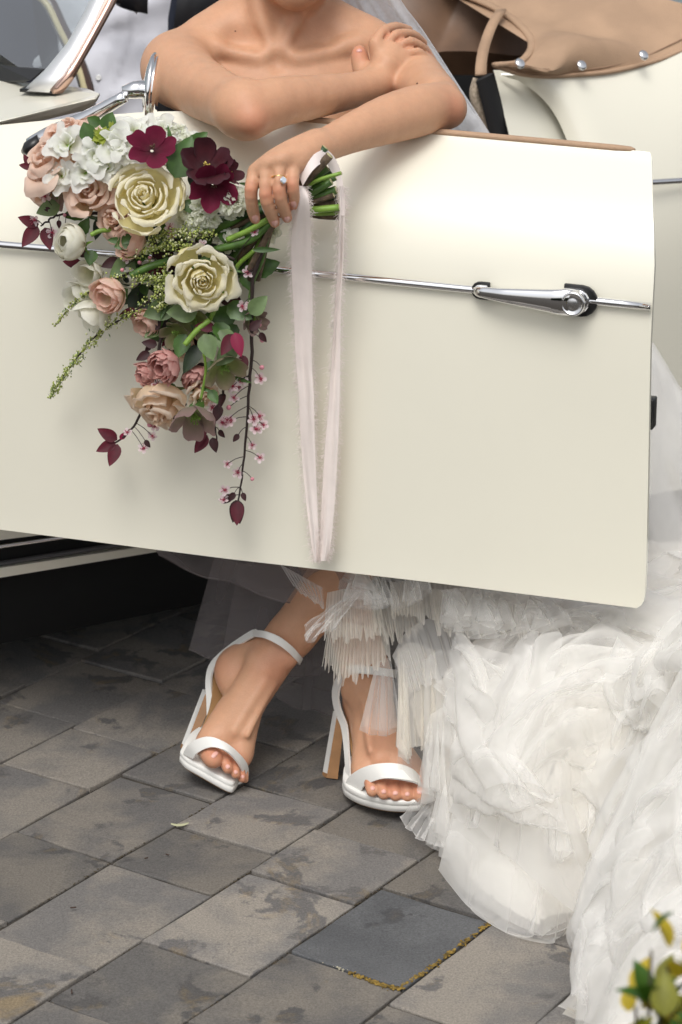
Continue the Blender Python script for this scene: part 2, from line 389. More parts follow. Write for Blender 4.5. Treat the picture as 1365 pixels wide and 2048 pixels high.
# trim along the top, chrome strip
v, f = tube([D(x, door_top(x) - 1.5, -.128) for x in (560, 620, 700, 780, 860, 950, 1050, 1150, 1230, 1262, 1271)], [.006] * 9 + [.005, .002], 8, flat=.8)
ob('door_trim', v, f, TAN, door)
def molding(name, pts, hw, hh, nvec, m, parent):
    mb = MB(); p = np.asarray(pts); k = len(p); prof = [(-1, 0), (-.85, .55), (-.35, .95), (.35, .95), (.85, .55), (1, 0)]; v = []
    for q in p: v += [q + UP * hw * a + nvec * hh * b for a, b in prof]
    n = len(prof); f = [(i * n + j, i * n + j + 1, (i + 1) * n + j + 1, (i + 1) * n + j) for i in range(k - 1) for j in range(n - 1)]
    f += [tuple(range(n)), tuple((k - 1) * n + j for j in range(n))[::-1]]
    return ob(name, v, f, m, parent)
st = lambda x: ip(x, [-340, 0, 130, 560, 950, 1190, 1306], [448, 489, 500, 540, 580, 602, 614])
sxs = np.linspace(-330, 1303, 30)
molding('chrome_strip', [D(x, st(x), .0045) for x in sxs], 0.0055, 0.006, DNv, CHROME, door)
# --- door handle
h0 = D(966, 580, .004); h1 = D(1158, 600, .004); hd = nrm(h1 - h0); hu = nrm(np.cross(hd, DNv)); hu = hu if hu[2] > 0 else -hu
mp = mpp(1060, 590, 3.05)
def pad(c, pts, th, name, m):
    ply = [c + hd * a * mp + hu * b * mp for a, b in pts]
    v, f = prism(ply, DNv * th); return ob(name, v, f, m, door, bevel=.0015, smooth=False)
def capsule_pts(a, b, r, squareL=False, n=9):
    pts = []
    for i in range(n): th = -math.pi / 2 + math.pi * i / (n - 1); pts.append((b + r * math.cos(th), r * math.sin(th)))
    if squareL: pts += [(a, r), (a, -r)]
    else:
        for i in range(n): th = math.pi / 2 + math.pi * i / (n - 1); pts.append((a + r * math.cos(th), r * math.sin(th)))
    return pts
pad(h0, [(-x, y) for x, y in capsule_pts(-16, 4, 18, True)][::-1], .006, 'handle_gasket', BLACKTRIM)
pad(h0 + DNv * .006, [(-x, y) for x, y in capsule_pts(-13, 3, 13, True)][::-1], .004, 'handle_boss', CHROME)
pad(h1, capsule_pts(-30, 8, 32, True), .006, 'handle_gasket', BLACKTRIM)
pad(h1 + DNv * .006, capsule_pts(-28, 1, 25, True), .006, 'handle_boss', CHROME)
v = []; HN = 26
for i_ in range(HN):
    t = i_ / (HN - 1); c_ = lerp(h0 - hd * .012, h1 + hd * .004, t) + DNv * ip(t, [0, .08, .3, .8, 1], [.006, .013, .019, .022, .017])
    rv, rn = ip(t, [0, .05, .3, .7, .9, 1], [.004, .0068, .0098, .0150, .0185, .0165]), ip(t, [0, .05, .5, .9, 1], [.003, .0052, .0075, .0085, .006])
    for k_ in range(16):
        a_ = 2 * math.pi * k_ / 16; v.append(c_ + hu * rv * math.copysign(abs(math.sin(a_)) ** .8, math.sin(a_)) + DNv * rn * math.copysign(abs(math.cos(a_)) ** .8, math.cos(a_)))
f = [(i_ * 16 + k_, i_ * 16 + (k_ + 1) % 16, (i_ + 1) * 16 + (k_ + 1) % 16, (i_ + 1) * 16 + k_) for i_ in range(HN - 1) for k_ in range(16)] + [tuple(range(16))[::-1], tuple((HN - 1) * 16 + k_ for k_ in range(16))]
ob('door_handle', v, f, CHROME, door)
v, f = lathe([(-.01, .0165), (.004, .0165), (.0065, .0155), (.0065, .013), (.0035, .012), (.0055, .007), (.006, 0.0005)], h1 + DNv * .022 - hd * .002, DNv, 24)
ob('lock_button', v, f, mat('brushed_chrome', (.75, .75, .76), rough=.22, metal=1), door)
v, f = boxv(D(1299, 825, -.05), DD * .008, DNv * .012, UP * .021); ob('door_latch', v, f, BLACKTRIM, door, bevel=.002)
# --- rear body: outer skin, jamb, seal
arc = [(1002, 146), (1040, 158), (1078, 186), (1104, 215), (1124, 250), (1142, 295), (1152, 340), (1158, 420), (1160, 600), (1160, 900), (1160, 1010)]
tl = lambda x: ip(x, [980, 1040, 1090, 1140, 1220, 1300, 1370, 1500, 1700], [143, 149, 153, 152, 145, 128, 101, 45, -40])
rows = []
for a in np.linspace(0, 1, 22):
    ax = np.interp(a, np.linspace(0, 1, len(arc)), [q[0] for q in arc]); ay = np.interp(a, np.linspace(0, 1, len(arc)), [q[1] for q in arc]); row = []
    for c in np.linspace(0, 1, 20):
        x = lerp(ax, 1700, c ** 1.1); y0 = tl(x); yb = lerp(1010, 930, c); yy = lerp(ay, lerp(y0, yb, ((ay - 146) / 864)), min(1, c * 3))
        s = (yy - y0) / 420; bulge = -.11 * max(0, 1 - s) ** 2 - .03 * max(0, s - 1) + .012
        row.append(C(x, yy, bulge + .02 - .028 * max(0, 1 - c * 12)))
    rows.append(row)
v, f = grid(rows)
body = ob('rear_body', v, f, PAINT, car, solid=0.004)
jp = [[C(x, y, o_ + -.11 * max(0, 1 - (y - 143) / 420) ** 2) for x, o_ in ((lerp(988, 1024, (y - 143) / 150), -.006), (lerp(1000, 1060, min(1, (y - 143) / 150)), -.012), (lerp(1016, 1110, min(1, (y - 143) / 150)), -.018), (1168, -.026))] for y in np.linspace(140, 620, 14)]
v, f = grid(jp); ob('door_jamb', v, f, PAINT, car)
def poly_solid(name, pts, Yoff, th, m, parent, fn=C, nv=CNv, bevel=.001, smooth=False):
    v, f = prism([fn(x, y, Yoff) for x, y in pts], nv * th); return ob(name, v, f, m, parent, bevel=bevel, smooth=smooth)
sl = spline([(956, 158), (968, 200), (980, 250), (994, 310)], 14); sr = spline([(977, 147), (988, 190), (1000, 240), (1018, 305)], 14)
v, f = grid([[C(*lerp(sl[i], sr[i], u), -.088 + .006 * math.sin(math.pi * u)) for u in np.linspace(0, 1, 5)] for i in range(14)]); ob('door_seal', v, f, RUBBER, car, solid=.012)
v, f = tube(spline([C(x, y, -.10) for x, y in ((957, 158), (950, 185), (957, 215), (972, 245), (985, 290))], 16), [.010] * 16, 10)
ob('door_piping', v, f, CARPET, car)
rs = lambda x: ip(x, [1280, 1365, 1700], [366, 361, 338])
molding('chrome_strip', [C(x, rs(x), .0335) for x in np.linspace(1200, 1690, 14)], .0055, .006, CNv, CHROME, body)
# --- tonneau / folded hood
A_ = spline([P(*q) for q in ((990, 131, 4.09), (1036, 126, 4.14), (1058, 108, 4.2), (1064, 87, 4.27), (1050, 62, 4.34), (1010, 28, 4.42), (945, -3, 4.5), (850, -35, 4.58))], 30)
B_ = spline([C(x, y, o_) for x, y, o_ in ((990, 131, -.06), (1040, 147, -.065), (1090, 152, -.07), (1140, 150, -.07), (1220, 143, -.07), (1300, 125, -.075), (1370, 98, -.08), (1500, 42, -.09))], 30)
rows = []
for i in range(30):
    row = []
    for c in np.linspace(0, 1, 18):
        q = lerp(B_[i], A_[i], c); ww = math.sin(math.pi * c)
        q = q + UP * (.002 * math.sin(9 * c + .9 * math.sin(i * .5)) * ww * min(1, i / 6)) + CNv * (.05 * ww * min(1, i / 8)) + UP * (.018 * ww * math.sin(i * .42 + 3 * c) * min(1, i / 10) + .02 * ww * min(1, i / 12)); row.append(q)
    rows.append(row)
v, f = grid(rows); hood = ob('hood_cover', v, f, TAN, car, solid=-.003)
v, f = tube(B_, .0065, 8, flat=.7); ob('hem_binding', v, f, TAN, hood)
v, f = tube(A_ + UP * .001, .008, 8, flat=.6); ob('hem_binding', v, f, TAN, hood)
v, f = tube([lerp(B_[i], A_[i], .075) + CNv * .012 + UP * .004 for i in range(3, 30)], .0011, 5); ob('seam_stitch', v, f, mat('tan_thread', (.30, .19, .12), rough=.8), hood)
for x, y in ((1040, 128), (1163, 131), (1287, 111)):
    q = onplane(x, y, CPt, CN, -.050); v, f = lathe([(0, .0100), (.003, .0098), (.005, .007), (.006, .0006)], q, CNv + UP * .7, 18); ob('press_stud', v, f, CHROME, hood)
v, f = band(spline([P(*q) for q in ((1003, 20, 4.40), (985, 50, 4.33), (970, 90, 4.24), (963, 125, 4.16), (962, 150, 4.12))], 14), P(972, 90, 4.24) * 0 + np.array([.010, .004, 0]), .004)
ob('hood_strap', v, f, TAN, hood)
# hood sheet added over the rear seat to darken it; seat back, interior
rows = [[lerp(A_[i], A_[i] + np.array([-.35, .75, .16]), c) for c in np.linspace(0, 1, 5)] for i in range(12, 30)]
v, f = grid(rows); ob('hood_shade_sheet', v, f, TAN, hood)
seatm = LEATHER
rows = [[P(x, y, 4.62 + -.10 * a * a + .010 * math.sin(x * .035 + a * 2.5) + .006 * math.sin(x * .011 - a * 4)) for x in np.linspace(560, 1075, 60)] for a, y in zip(np.linspace(0, 1, 24), np.linspace(-60, 150, 24))]
v, f = grid(rows); ob('rear_seat', v, f, seatm, car, solid=.06)
v, f = boxv((0, 5.05, .8), CD * .75, CNv * .02, UP * .45); ob('rear_bulkhead', v, f, DARK, car)
v, f = boxv(np.array(CPt) - CNv * .78 + CD * -.25 + UP * .27, CD * 1.45, CNv * .74, UP * .03); ob('floor_pan', v, f, DARK, car)
v, f = boxv(np.array(CPt) - CNv * 1.5 + CD * -.25 + UP * .55, CD * 1.45, CNv * .03, UP * .33); ob('far_side_panel', v, f, PAINT, car)
v, f = boxv(np.array(CPt) - CNv * .16 + CD * -.45 + UP * .19, CD * 1.5, CNv * .05, UP * .1); ob('underbody_blocker', v, f, DARK, car)  # black box added to keep the gap under the car dark
# passenger seat under the bride
sc_ = P(560, 600, 3.86); v, f = boxv((-.06, 3.93, .40), CD * .23, CNv * .2, UP * .09); ob('seat_cushion', v, f, LEATHER, car, bevel=.04)
# --- sill strips
def cline(px, py, off=0.0): return C(px, py, off)
def stripbox(name, x0, y0a, y0b, x1, y1a, y1b, off, th, m):
    v, f = prism([C(x0, y0a, off), C(x1, y1a, off), C(x1, y1b, off), C(x0, y0b, off)], CNv * -th); return ob(name, v, f, m, car, smooth=False)
stripbox('sill', -160, 1070, 1100, 470, 990, 1022, .0, .05, PAINT)
stripbox('sill_panel', -160, 1050, 1190, 470, 950, 1066, -.012, .05, DARK)
stripbox('sill_band', -160, 1160, 1182, 470, 1067, 1078, .012, .05, PAINT)
molding('sill_strip', [C(x, ip(x, [-160, 0, 130, 470], [1116, 1093, 1074, 1026]), .001) for x in np.linspace(-160, 470, 6)], .003, .006, CNv, CHROME, car)
molding('sill_strip', [C(x, ip(x, [-160, 0, 230, 470], [1153, 1127, 1090, 1050]), .001) for x in np.linspace(-160, 470, 6)], .004, .008, CNv, mat('grey_rubber', (.08, .08, .08), rough=.5), car)
# wheels
def wheel(t):
    c = np.array(CPt) + CD * t - CNv * .10 + UP * .31
    prof = [(-.08, .17), (-.085, .22), (-.08, .28), (-.05, .305), (.05, .305), (.08, .28), (.085, .22), (.08, .17)]
    v, f = lathe(prof, c, CNv, 40); o = ob('wheel', v, f, RUBBER, car)
    v, f = lathe([(.075, .172), (.088, .165), (.07, .12), (.085, .07), (.1, .04), (.105, .002)], c, CNv, 32); ob('hub_cap', v, f, CHROME, o)
wheel(.80); wheel(-2.35)
# front wing, beyond the hinge
rows = [[np.array(CPt) + CD * t + CNv * o_ + UP * z for t in np.linspace(-1.30, -2.9, 10)] for z, o_ in ((.3, -.02), (.5, 0), (.7, 0), (.85, -.02), (.95, -.08), (1.0, -.2), (1.02, -.5), (1.02, -1.0), (1.0, -1.3), (.9, -1.42))]
v, f = grid(rows); ob('front_wing', v, f, PAINT, car)
# --- scuttle, windscreen
top = [(-300, 148, 4.35), (0, 160, 3.95), (60, 166, 3.92), (135, 172, 3.86), (180, 176, 3.80), (203, 184, 3.70), (196, 196, 3.66), (120, 212, 3.62), (0, 243, 3.58), (-150, 285, 3.54), (-300, 325, 3.5)]
tp = [P(*q) for q in top]; low = [q + np.array([.012, .0, -.055]) for q in tp]
low = [P(x, y, Y) for x, y, Y in ((-300, 175, 4.3), (0, 190, 3.95), (60, 200, 3.92), (135, 205, 3.84), (178, 208, 3.78), (192, 208, 3.72), (176, 222, 3.68), (120, 233, 3.64), (0, 257, 3.6), (-150, 300, 3.56), (-300, 338, 3.52))]
n_ = len(tp); v = tp + low; f = [tuple(range(n_))[::-1], tuple(range(n_, 2 * n_))] + [(i, (i + 1) % n_, n_ + (i + 1) % n_, n_ + i) for i in range(n_)]
ob('scuttle', v, f, PAINT, car, bevel=.008, smooth=False)
foot = [(43, 184), (100, 190), (118, 186), (186, 120 + 30)]
pil = [((45, 182, 3.78), (112, 186, 3.74)), ((90, 140, 3.78), (135, 162, 3.74)), ((135, 85, 3.80), (158, 118, 3.76)), ((170, 22, 3.83), (190, 62, 3.79)), ((195, -35, 3.86), (222, -5, 3.82)), ((225, -110, 3.9), (250, -85, 3.86))]
v = []
for (l_, r_) in pil:
    a, b = P(*l_), P(*r_); m_ = (a + b) / 2; o_ = np.array([0, -.014, .002])
    v += [a, lerp(a, b, .25) + o_, lerp(a, b, .7) + o_ * 1.2, b, b + np.array([.004, .03, 0]), a + np.array([0, .03, 0])]
n_ = 6; f = [(i * n_ + j, i * n_ + (j + 1) % n_, (i + 1) * n_ + (j + 1) % n_, (i + 1) * n_ + j) for i in range(len(pil) - 1) for j in range(n_)] + [tuple(range(n_))[::-1]]
wf = ob('windscreen_pillar', v, f, mat('polished_alloy', (.95, .95, .95), rough=.45, metal=.85), car)
v, f = band(spline([P(*q) for q in ((113, 183, 3.735), (140, 150, 3.735), (163, 112, 3.755), (195, 55, 3.785), (228, -8, 3.82), (256, -88, 3.86))], 16), np.array([.007, .004, 0]), .012)
ob('pillar_edge', v, f, mat('copper_toned_chrome', (.62, .42, .34), rough=.2, metal=1), wf)
v, f = prism([P(40, 184, 3.775), P(112, 189, 3.73), P(125, 182, 3.76), P(60, 176, 3.82)], (0, 0, .005)); ob('pillar_gasket', v, f, BLACKTRIM, wf)
gp_ = [(-330, 115, 4.55), (60, 150, 3.86), (118, 138, 3.80), (178, 30, 3.83), (225, -90, 3.88), (-330, -120, 4.55)]
v = [P(*q) for q in gp_]; ob('windscreen', v, [tuple(range(6))], glass_mat('windscreen_glass', (.80, .88, .88), .34), car, smooth=False)
v = [P(*q) for q in ((-330, 86, 4.54), (0, 131, 3.94), (85, 140, 3.82), (62, 160, 3.80), (45, 166, 3.84), (0, 162, 3.93), (-330, 120, 4.53))]
v, f = prism(v, (.004, .02, 0)); ob('windscreen_seal', v, f, RUBBER, car, smooth=False)
# steering wheel (wood rim with pale inlay), far side
def arc_tube(name, pts, r, m, parent): 
    v, f = tube(spline([P(*q) for q in pts], 22), r, 10); return ob(name, v, f, m, parent)
WOOD = mat('dark_wood', (.06, .025, .012), rough=.25, coat=.5); IVORY = mat('ivory_inlay', (.62, .52, .3), rough=.3)
sw = arc_tube('steering_wheel', ((-60, -20, 4.28), (20, -40, 4.3), (90, -5, 4.3), (122, 55, 4.26), (150, 110, 4.2), (166, 150, 4.16), (176, 190, 4.12), (178, 240, 4.1)), .013, WOOD, car)
arc_tube('rim_inlay', ((20, -34, 4.285), (88, 2, 4.285), (119, 57, 4.245), (147, 112, 4.185), (163, 152, 4.145), (172, 190, 4.105)), .006, IVORY, sw)
# --- wing mirror on the door
mc = P(306, 180, 3.22); mn = nrm(np.array([-1.0, .04, .10]))
wmir = ob('wing_mirror', *lathe([(-.003, .045), (-.001, .050), (.002, .051), (.005, .047), (.009, .034), (.012, .018), (.014, .009)], mc, mn, 32), CHROME, car)
v, f = lathe([(-.0045, .045), (-.0035, .046)], mc, mn, 32); ob('mirror_glass', v, f, mat('mirror_glass', (.9, .9, .9), rough=.01, metal=1), wmir)
v, f = tube([P(297, 177, 3.215), P(270, 180, 3.21), P(247, 185, 3.21)], [.0125, .012, .0085], 14); ob('mirror_socket', v, f, CHROME, wmir)
v, f = tube(spline([P(*q) for q in ((250, 193, 3.20), (205, 219, 3.215), (160, 243, 3.23), (105, 268, 3.245), (65, 292, 3.255))], 16), np.linspace(.008, .0135, 16), 12); ob('mirror_arm', v, f, CHROME, wmir)
v, f = tube([P(85, 282, 3.245), P(62, 296, 3.25), P(52, 302, 3.255)], [.019, .019, .010], 12, flat=.6); ob('mirror_foot', v, f, BLACKTRIM, wmir)

# ================================================================ surroundings, added to cut low skylight and feed reflections
WALLM = mat('sky_tinted_wall', (.34, .40, .42), rough=.9, var=.3, vscale=2.5, bump=.6, bscale=12)  # blue-grey stands in for the sky reflected in the windscreen
gwall = thing('added_wall', 'grey wall added far behind the car to block low skylight, seen through the windscreen', 'wall', (0, 8.2, 0))
v, f = boxv((0, 8.3, 1.6), (9, 0, 0), (0, .15, 0), (0, 0, 1.6)); ob('wall', v, f, WALLM, gwall, smooth=False)  # wall added to block low skylight from behind the car
for k_ in range(12): v, f = boxv((-8.25 + 1.5 * k_, 8.3, 3.25), (.74, 0, 0), (0, .22, 0), (0, 0, .05)); ob('coping_stone', v, f, WALLM, gwall, smooth=False, bevel=.01)
hedge = thing('hedge', 'low dark green hedge added unseen behind the camera for the chrome to mirror', 'hedge', (0, -6.5, 0))  # added out of view: dark band in the chrome, less low skylight
hr = random.Random(3); mb = MB()
for _ in range(9000):
    c_ = np.array([hr.uniform(-7, 7), -6.5 + hr.gauss(0, .22), hr.uniform(.05, 1.5) + .15 * math.sin(hr.uniform(0, 6))]); d_ = nrm([hr.gauss(0, 1), hr.gauss(0, 1), hr.gauss(0, 1)]); e_, g_ = frame(d_)
    mb.add([c_, c_ + d_ * .06 + e_ * .03, c_ + d_ * .12, c_ + d_ * .06 - e_ * .03], [(0, 1, 2, 3)])
q_ = ob('foliage', mb.v, mb.f, mat('hedge_leaf', (.03, .06, .015), rough=.5, var=.4, vscale=3), hedge); q_['kind'] = 'stuff'
v, f = boxv((0, -6.6, .7), (7, 0, 0), (0, .12, 0), (0, 0, .7)); ob('branches', v, f, mat('hedge_core', (.012, .02, .008), rough=.9), hedge)
# ================================================================ smooth bodies: signed-distance modelling + surface nets
class SDF:
    def __init__(s): s.pr = []
    def cone(s, a, b, ra, rb, k=0.01, op=1): s.pr.append(('c', np.asarray(a, float), np.asarray(b, float), ra, rb, k, op)); return s
    def ball(s, c, r, k=0.01, op=1): return s.cone(c, np.asarray(c, float) + 1e-5, r, r, k, op)
    def ell(s, c, r, k=0.01, op=1, rot=None):
        s.pr.append(('e', np.asarray(c, float), np.asarray(r, float), None if rot is None else np.asarray(rot, float), 0, k, op)); return s
    def chain(s, pts, rads, k=0.01):
        for a, b, ra, rb in zip(pts, pts[1:], rads, rads[1:]): s.cone(a, b, ra, rb, k)
        return s
    @staticmethod
    def one(p, x):
        if p[0] == 'c':
            _, a, b, ra, rb = p[:5]; ab = b - a; L = np.dot(ab, ab)
            t = np.clip(((x - a) @ ab) / L, 0, 1)
            return np.linalg.norm(x - a - t[:, None] * ab, axis=1) - (ra + (rb - ra) * t)
        q = x - p[1]
        if p[3] is not None: q = q @ p[3]
        k0 = np.linalg.norm(q / p[2], axis=1); k1 = np.linalg.norm(q / p[2] ** 2, axis=1)
        return k0 * (k0 - 1) / (k1 + 1e-9)
    def ev(s, x, idx=None):
        d = np.full(len(x), 1e3)
        for i in (range(len(s.pr)) if idx is None else idx):
            p = s.pr[i]; e = s.one(p, x); k = p[5]
            if p[6] > 0:
                h = np.maximum(k - np.abs(d - e), 0) / k; d = np.minimum(d, e) - h * h * k * .25
            else:
                h = np.maximum(k - np.abs(d + e), 0) / k; d = np.maximum(d, -e) + h * h * k * .25
        return d
    def mesh(s, h):
        B = 14; S = B * h; lo, hi = [], []
        for p in s.pr:
            if p[6] < 0: continue
            if p[0] == 'c': r = max(p[3], p[4]); lo.append(np.minimum(p[1], p[2]) - r); hi.append(np.maximum(p[1], p[2]) + r)
            else: r = p[2].max(); lo.append(p[1] - r); hi.append(p[1] + r)
        lo = np.min(lo, 0) - 2 * S; hi = np.max(hi, 0) + 2 * S; n = np.ceil((hi - lo) / S).astype(int)
        ii = np.stack(np.meshgrid(*[np.arange(q) for q in n], indexing='ij'), -1).reshape(-1, 3)
        cen = lo + (ii + .5) * S; rad = S * .87
        each = np.stack([s.one(p, cen) for p in s.pr]); tot = s.ev(cen)
        keep = np.where(np.abs(tot) < rad * 1.25 + .004)[0]
        ax = np.arange(B + 1); gx = np.stack(np.meshgrid(ax, ax, ax, indexing='ij'), -1)
        cells, pos, eds = [], [], []
        ks = np.array([p[5] for p in s.pr])
        cor = [(a, b, c) for a in (0, 1) for b in (0, 1) for c in (0, 1)]
        epairs = [(i, j) for i in range(8) for j in range(i + 1, 8) if sum(abs(np.subtract(cor[i], cor[j]))) == 1]
        for bi in keep:
            idx = np.where(each[:, bi] < tot[bi] + 2.2 * rad + ks)[0] if True else None
            neg = [i for i in range(len(s.pr)) if s.pr[i][6] < 0 and each[i, bi] < rad + .02]
            idx = sorted(set(i for i in idx if s.pr[i][6] > 0) | set(neg))
            if not idx: continue
            base = ii[bi] * B; g = (gx + base)
            d = s.ev(lo + g.reshape(-1, 3) * h, idx).reshape(B + 1, B + 1, B + 1)
            if d.min() > 0 or d.max() < 0: continue
            c8 = np.stack([d[a:B + a, b:B + b, c:B + c] for a, b, c in cor], -1); sg = c8 < 0
            act = np.argwhere(sg.any(-1) & ~sg.all(-1))
            if len(act):
                q = c8[act[:, 0], act[:, 1], act[:, 2]]; ac = np.zeros((len(act), 3)); nn = np.zeros(len(act))
                for i, j in epairs:
                    m = (q[:, i] < 0) != (q[:, j] < 0)
                    t = np.where(m, q[:, i] / np.where(m, q[:, i] - q[:, j], 1), 0)
                    pt = np.array(cor[i]) + t[:, None] * (np.array(cor[j]) - np.array(cor[i]))
                    ac += pt * m[:, None]; nn += m
                cells.append(act + base); pos.append(lo + (act + base + ac / nn[:, None]) * h)
            for axx in range(3):
                sl0 = [slice(0, B)] * 3; sl1 = [slice(0, B)] * 3; sl1[axx] = slice(1, B + 1)
                e0, e1 = d[tuple(sl0)], d[tuple(sl1)]; m = np.argwhere((e0 < 0) != (e1 < 0))
                if len(m): eds.append((axx, m + base, e0[m[:, 0], m[:, 1], m[:, 2]] < 0))
        cells = np.concatenate(cells); pos = np.concatenate(pos)
        M = int(max(n) * B + 4); key = lambda c: (c[:, 0] * M + c[:, 1]) * M + c[:, 2]
        ck = key(cells); o = np.argsort(ck); cks = ck[o]; faces = []
        for axx, m, ins in eds:
            u, v = [(1, 2), (2, 0), (0, 1)][axx]; qs = []
            ok = np.ones(len(m), bool)
            for du, dv in ((-1, -1), (0, -1), (0, 0), (-1, 0)):
                c = m.copy(); c[:, u] += du; c[:, v] += dv; kk = key(c); p = np.searchsorted(cks, kk); p = np.minimum(p, len(cks) - 1)
                ok &= cks[p] == kk; qs.append(o[p])
            qd = np.stack(qs, 1); qd[~ins] = qd[~ins][:, ::-1]; faces.append(qd[ok])
        return pos, np.concatenate(faces)
    def hit(s, px, py, y0=2.4):
        """first surface point seen along the ray through a photo point, and its outward normal"""
        r = nrm(ray(px, py)); o = np.array([0, 0, CAMZ]); t = y0
        for _ in range(90):
            d = s.ev((o + r * t)[None])[0]
            if d < 2e-4: break
            t += max(d, 1e-4) * .8
        x = o + r * t; e = 8e-4
        g = [s.ev((x + e * np.eye(3)[i])[None])[0] - s.ev((x - e * np.eye(3)[i])[None])[0] for i in range(3)]
        return x, nrm(g)
def fast_mesh(name, pos, quads):
    me = bpy.data.meshes.new(name); nv, nf = len(pos), len(quads)
    me.vertices.add(nv); me.vertices.foreach_set('co', np.ascontiguousarray(pos, dtype=np.float32).ravel())
    me.loops.add(nf * 4); me.loops.foreach_set('vertex_index', np.ascontiguousarray(quads, dtype=np.int32).ravel())
    me.polygons.add(nf); me.polygons.foreach_set('loop_start', np.arange(0, nf * 4, 4, dtype=np.int32))
    me.update(calc_edges=True); me.validate(); me.polygons.foreach_set('use_smooth', [True] * len(me.polygons)); return me
# ================================================================ the bride
def skin_mat(name, col, flush):
    m = mat(name, col, rough=0.46, sss=0.0, bump=0.22, bscale=420, spec=0.28); n = m.node_tree.nodes; l = m.node_tree.links; b = n['Principled BSDF']
    b.inputs['Subsurface Weight'].default_value = .22; b.inputs['Subsurface Radius'].default_value = (1, .4, .25); b.inputs['Subsurface Scale'].default_value = .006
    at = n.new('ShaderNodeAttribute'); at.attribute_name = 'flush'
    tc = n.new('ShaderNodeTexCoord'); tx = n.new('ShaderNodeTexNoise'); tx.inputs['Scale'].default_value = 34; tx.inputs['Detail'].default_value = 9; tx.inputs['Roughness'].default_value = .72; l.new(tc.outputs['Object'], tx.inputs['Vector'])
    m1 = n.new('ShaderNodeMix'); m1.data_type = 'RGBA'; m1.inputs['A'].default_value = (*tuple(c * .78 for c in col), 1); m1.inputs['B'].default_value = (*tuple(min(1, c * 1.18) for c in col), 1); l.new(tx.outputs['Fac'], m1.inputs['Factor'])
    m2 = n.new('ShaderNodeMix'); m2.data_type = 'RGBA'; m2.inputs['B'].default_value = (*flush, 1); l.new(at.outputs['Fac'], m2.inputs['Factor']); l.new(m1.outputs['Result'], m2.inputs['A'])
    l.new(m2.outputs['Result'], b.inputs['Base Color']); return m
SKIN = skin_mat('warm_skin', (0.575, 0.322, 0.198), (0.57, 0.20, 0.12))
bs = SDF(); flush = []
def q(px, py, Y): return P(px, py, Y)
def rr_(r, Y=3.4): return r * mpp(682, 600, Y)
def chain(pts, k=.01):
    pts = np.asarray(pts, float)
    if len(pts) > 2: pts = spline(pts, (len(pts) - 1) * 3 + 1)
    bs.chain([P(*p[:3]) for p in pts], [rr_(p[3], p[2]) for p in pts], k)
def M(x, y, Y, r, k=.01, op=1): bs.ball(P(x, y, Y), rr_(r, Y), k, op)
# torso
bs.ell(P(575, 300, 3.56), (.140, .100, .19), .02)
bs.cone((-.04, 3.84, .50), P(570, 420, 3.62), .135, .105, .08)
bs.cone((-.13, 3.86, .50), (.06, 3.86, .50), .115, .115, .06)
chain([(432, 160, 3.535, 58), (700, 160, 3.54, 58)], .06)
chain([(545, 15, 3.585, 50), (465, 66, 3.565, 46), (372, 116, 3.53, 42)], .035)
chain([(580, 15, 3.585, 48), (680, 74, 3.57, 44), (775, 114, 3.55, 42)], .035)
chain([(560, -110, 3.565, 60), (553, 85, 3.56, 63)], .03)
chain([(498, -70, 3.535, 12), (541, 112, 3.492, 8)], .022); chain([(632, -70, 3.53, 12), (570, 112, 3.492, 8)], .022)
chain([(538, 116, 3.497, 7), (500, 108, 3.494, 7), (440, 95, 3.500, 7), (378, 88, 3.508, 9)], .02)
chain([(572, 116, 3.497, 7), (610, 110, 3.494, 7), (670, 98, 3.505, 7), (740, 84, 3.523, 9)], .02)
M(555, 122, 3.475, 11, .022, -1)
chain([(440, 122, 3.47, 6), (500, 132, 3.462, 4)], .02) if False else None
bs.cone(P(470, 76, 3.497), P(510, 84, 3.49), rr_(6), rr_(5), .03, -1); bs.cone(P(605, 84, 3.49), P(650, 74, 3.50), rr_(5), rr_(6), .03, -1)
# breasts' upper swell under the forearm
M(510, 255, 3.49, 70, .05); M(640, 255, 3.495, 70, .05)
# head (mostly above the frame)
hc = P(592, -128, 3.54); bs.ell(hc, (.072, .095, .112), .012); chain([(592, -22, 3.462, 27), (592, -14, 3.458, 22)], .03)
chain([(545, -60, 3.50, 26), (578, -24, 3.465, 26)], .03); chain([(640, -62, 3.49, 26), (606, -24, 3.46, 26)], .03)
chain([(593, -140, 3.455, 7), (594, -95, 3.428, 12)], .015); M(594, -62, 3.448, 15, .014); M(594, -52, 3.448, 13, .012)
M(563, -138, 3.447, 17, .012, -1); M(626, -138, 3.445, 17, .012, -1)
bs.ell(P(503, -120, 3.56), (.012, .02, .032), .006); bs.ell(P(682, -120, 3.55), (.012, .02, .032), .006)
# her right arm (photo left), its hand on the other upper arm
chain([(347, 128, 3.51, 55), (362, 150, 3.44, 53), (420, 186, 3.32, 45), (478, 214, 3.215, 40), (499, 223, 3.195, 41)], .03)
chain([(499, 223, 3.195, 41), (556, 204, 3.225, 44), (640, 192, 3.29, 37), (708, 180, 3.35, 30), (748, 168, 3.385, 27), (760, 158, 3.395, 27)], .012)
M(503, 240, 3.165, 25, .02)
flush += [(P(503, 243, 3.16), .030, .55)]
# her left arm (photo right)
chain([(790, 118, 3.545, 50), (812, 135, 3.50, 50), (850, 175, 3.38, 44), (884, 212, 3.27, 41)], .02)
chain([(884, 212, 3.27, 41), (835, 222, 3.225, 46), (770, 241, 3.185, 43), (700, 268, 3.135, 34), (648, 291, 3.095, 28), (634, 294, 3.085, 28)], .01)
M(902, 222, 3.262, 24, .02)
flush += [(P(905, 222, 3.24), .032, .5)]
